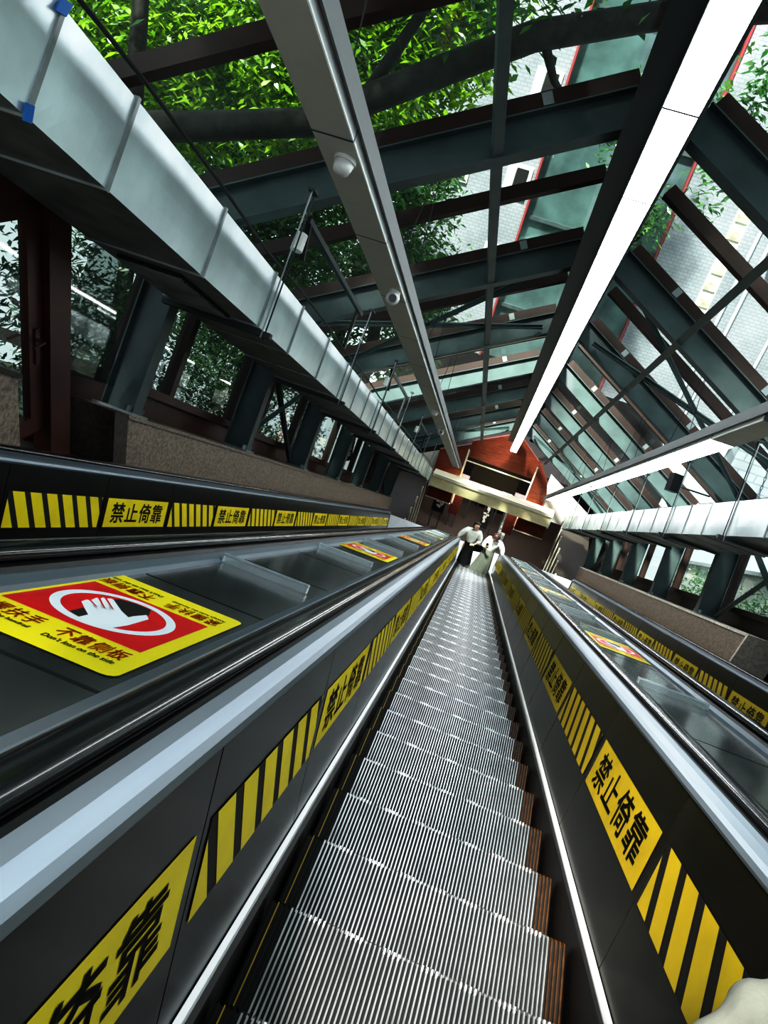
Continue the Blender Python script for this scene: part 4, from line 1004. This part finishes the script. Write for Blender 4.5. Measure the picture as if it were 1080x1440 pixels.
G = lambda x, s: tuple(tw(x, s, .5))
def wv(*a_): return Vector(a_)
tree('large tree whose thick limb crosses above the left roof slope', [(wv(-8.6, 7.6, -4), .32), (wv(-8.2, 8.2, -2), .28), (wv(-6.8, 8.9, -.6), .22), (wv(-5.5, 8.95, -.33), .17)],
     [[(wv(-5.6, 8.9, -.35), .17), (wv(-4.7, 9.0, -.12), .16), (wv(-3.5, 9.0, .22), .15), (wv(-2.4, 9.0, .9), .15), (wv(-1.4, 9.0, 1.5), .14), (wv(-.2, 9.0, 1.95), .12), (wv(1.6, 9.3, 2.4), .07)],
      [(wv(-3.0, 9.0, .5), .08), (wv(-2.6, 9.3, 1.5), .06), (wv(-2.0, 9.6, 2.6), .03)], [(wv(-1.3, 9.0, 1.5), .05), (wv(-1.1, 9.1, 1.2), .04), (wv(-.8, 9.3, .95), .02)],
      [(wv(-5.6, 8.9, -.35), .12), (wv(-6.0, 9.6, 1.2), .09), (wv(-5.6, 10.2, 2.6), .04)]],
     [(-2.2, 9.2, 2.3), (-4.3, 9.0, 2.4), (-.4, 9.2, 2.9), (-3.2, 8.2, 2.6), (-5.6, 9.0, 1.9)], [(1.6, .8, 1.0), (1.5, .9, 1.1), (1.2, .7, .9), (1.8, .7, .8), (1.0, .8, 1.0)], 1000, .17, 'leafB')
tree('bright yellow-green tree behind the thick limb, at the upper left', [(wv(-9.2, 14, -7), .2), (wv(-8.6, 14, -2), .15), (wv(-7, 14, 1), .08)], [],
     [(-5.5, 13.5, .8), (-8.5, 13, 0), (-3.6, 14.2, 1.8), (-6, 14, 3.5), (-9, 13.5, 3.5), (-2.6, 14.4, 3.8)], [(2.3, 1.4, 2.0), (2.2, 1.5, 2.3), (1.4, 1.2, 1.7), (2.6, 1.5, 1.9), (2.4, 1.5, 2.2), (1.6, 1.2, 1.4)], 7500, .2, 'leafA')
tree('mid green tree lower down beyond the left slope', [(wv(-4.6, 19, -9), .2), (wv(-4.6, 19, -3), .14), (wv(-4.4, 19, 0), .06)], [],
     [(-4.6, 18.5, -1.5), (-7.4, 18.5, -1.2), (-5.6, 19, 1.8), (-3.6, 18.8, -3.6), (-8, 18, -4), (-10.5, 18.5, 0)], [(1.3, 1.3, 2.0), (2.2, 1.5, 2.5), (2.2, 1.5, 2.0), (1.0, 1.2, 1.3), (2.4, 1.5, 2.2), (2.2, 1.5, 3)], 7000, .21, 'leafB')
tree('dark dense tree farther left, behind the air duct', [(wv(-15, 14, -8), .25), (wv(-15, 14, 0), .12)], [],
     [(-15.5, 14, -1), (-14.5, 12, -4), (-16, 14, 3)], [(3, 2, 4), (3, 2, 3), (3, 2, 3)], 4500, .26, 'leafC')
tree('wide pale green tree far beyond the middle of the left slope', [(wv(-7, 23, -12), .22), (wv(-6.5, 23, -5), .16), (wv(-6, 23, -1), .08)], [],
     [(-5.5, 22.5, -4.6), (-8, 22.5, -4), (-4.6, 22.6, -6.6), (-7.5, 22, -7.5), (-10, 22, -7), (-7, 23, -1.2), (-11, 22.5, -2)], [(2.0, 1.3, 1.9), (2.4, 1.3, 2.2), (1.4, 1.2, 1.4), (2.6, 1.4, 2), (2.6, 1.4, 2.4), (2.4, 1.3, 2), (2.6, 1.4, 2.6)], 5200, .24, 'leafB')
tree('slender tree beside the building, seen near the ridge', [(wv(.5, 24.8, -9), .1), (wv(.7, 24.8, -3), .08), (wv(1.2, 24.8, .8), .03)], [[(wv(.65, 24.8, -3.0), .05), (wv(1.4, 24.6, -1.4), .035), (wv(2.0, 24.4, -.1), .02)]],
     [(.3, 24.3, .4), (1.1, 24.3, -1.1), (.1, 24.3, -2.5), (.8, 24.3, 1.8)], [(1.0, .8, .8), (1.0, .7, .8), (.9, .7, .7), (1.5, .8, 1.0)], 480, .22, 'leafB')
tree('tree leaning in from the right, its leafy bough hanging near the ridge', [(wv(7.6, 12.6, -6.5), .2), (wv(7.0, 12.6, 1.5), .14), (wv(5.0, 12.6, 4.8), .1), (wv(3.2, 12.6, 4.6), .06), (wv(2.2, 12.6, 3.2), .05), (wv(1.45, 12.6, 1.6), .02)], [],
     [(1.25, 12.5, 1.15), (1.5, 12.6, 2.0), (1.15, 12.5, .4)], [(.35, .3, .5), (.6, .4, .6), (.2, .25, .45)], 95, .17, 'leafB')
tree('green tree low on the right beyond the crossed braces', [(wv(8.4, 15.5, -9), .16), (wv(8.0, 15.5, -4.5), .1)], [],
     [(7.0, 15.5, -4.0), (9, 15, -4.0), (8.6, 17.5, -4.6), (10.4, 16, -4.6)], [(1.5, 1.4, 1.4), (1.6, 1.3, 1.4), (1.4, 1.2, 1.2), (1.6, 1.4, 1.4)], 1500, .2, 'leafB')
tree('broad unseen tree added behind the viewer to shade the upper end of the roof', [(wv(-7.5, 2, -2), .3), (wv(-7, 2, 3), .25), (wv(-4, 1.5, 6.5), .15)], [], [(-4, 0, 7.5), (0, 2.5, 7.8), (3.5, 0, 7.5), (-2, 6.5, 7.6), (2.5, 6, 7.8), (-6, 4, 7.2), (0, -4, 7.5), (-2.6, 4, 7.0)], [(2.6, 2.6, 1.2), (2.6, 2.4, 1.1), (2.4, 2.6, 1.2), (2.4, 2, 1), (2.2, 2, 1), (2.2, 2.4, 1.2), (3, 2.4, 1.2), (2.2, 2.0, 1.2)], 9000, .26, 'leafC')  # canopy added out of view to keep sun off the near frames
for k, (s, lab) in enumerate(((5.2, 'dark shrub mass outside the left windows, nearest the door'), (10.7, 'dark shrub mass outside the left windows beyond the second column'), (15.5, 'dark shrub mass outside the far left windows'))):
    p = tw(-5.6, s, 1.6); q2 = tw(-5.0, s + 1.6, 1.5); q3 = tw(-6.2, s - 1.3, 2.2)
    tree(lab, [(tw(-5.6, s, .4), .08), (tw(-5.6, s, 1.6), .04)], [], [tuple(p), tuple(q2), tuple(q3)], [(.9, 1.3, 1.2), (.8, 1.2, 1.0), (1.0, 1.3, 1.4)], 900, .11, 'leafC', 'shrubs outside the left windows', 'shrub', 'shrub', per=8)
for k, (s, lab) in enumerate(((9.6, 'thin leafy shrub outside the right windows behind the crossed braces'), (14.2, 'leafy shrub outside the middle of the right windows'), (18.6, 'green shrub outside the far right windows'))):
    p = tw(5.2, s, 1.25); q2 = tw(5.6, s + 1.3, 1.4)
    tree(lab, [(tw(5.4, s, .4), .05), (tw(5.4, s, 1.7), .02)], [], [tuple(p), tuple(q2)], [(.5, 1.0, .6), (.5, .9, .6)], 75, .12, 'leafB', 'shrubs outside the right windows', 'shrub', 'shrub', per=8)

# ------------------------------------------------------------------ light
def arealight(loc, dirv, sx, sy, e, col=(1, .97, .92)):
    l = bpy.data.lights.new('added_fill_light', 'AREA'); l.shape = 'RECTANGLE'; l.size = sx; l.size_y = sy; l.energy = e; l.color = col
    o = bpy.data.objects.new('added_fill_light', l); COL.objects.link(o); o.location = loc; o.rotation_euler = Vector(dirv).to_track_quat('-Z', 'Y').to_euler()
arealight((-.2, GY - .1, -11.1), (0, -.35, -1), 3.0, .25, 80)  # unseen fill added behind the cream beam to brighten the landing
arealight((-.2, GY + 1.5, -10.6), (0, .45, -1), 2.6, .5, 190)  # second added fill, out of sight, to brighten the boards in the hall
w = bpy.data.worlds.new('world'); bpy.context.scene.world = w; w.use_nodes = True
nt = w.node_tree; bg = nt.nodes['Background']; bg.inputs['Strength'].default_value = 1.1
tc = nt.nodes.new('ShaderNodeTexCoord'); sp = nt.nodes.new('ShaderNodeSeparateXYZ'); rp = nt.nodes.new('ShaderNodeValToRGB')
nt.links.new(tc.outputs['Generated'], sp.inputs[0]); nt.links.new(sp.outputs['Z'], rp.inputs['Fac']); nt.links.new(rp.outputs['Color'], bg.inputs['Color'])
rp.color_ramp.elements[0].position = .0; rp.color_ramp.elements[0].color = (.85, .92, .95, 1); rp.color_ramp.elements[1].position = .9; rp.color_ramp.elements[1].color = (.75, .86, 1, 1)
sl = bpy.data.lights.new('sun', 'SUN'); sl.energy = 9.0; sl.angle = math.radians(4); sl.color = (1, .97, .9)
so = bpy.data.objects.new('sun', sl); COL.objects.link(so)
so.rotation_euler = Vector((.22, .42, -1)).normalized().to_track_quat('-Z', 'Y').to_euler()
vs_ = bpy.context.scene.view_settings; vs_.view_transform = 'Standard'; vs_.look = 'None'; vs_.exposure = .38; vs_.gamma = 1
vs_.use_curve_mapping = True
cv = vs_.curve_mapping.curves[3]
for x, y in ((.02, .0095), (.08, .063), (.22, .255), (.5, .71)): cv.points.new(x, y)
vs_.curve_mapping.update()
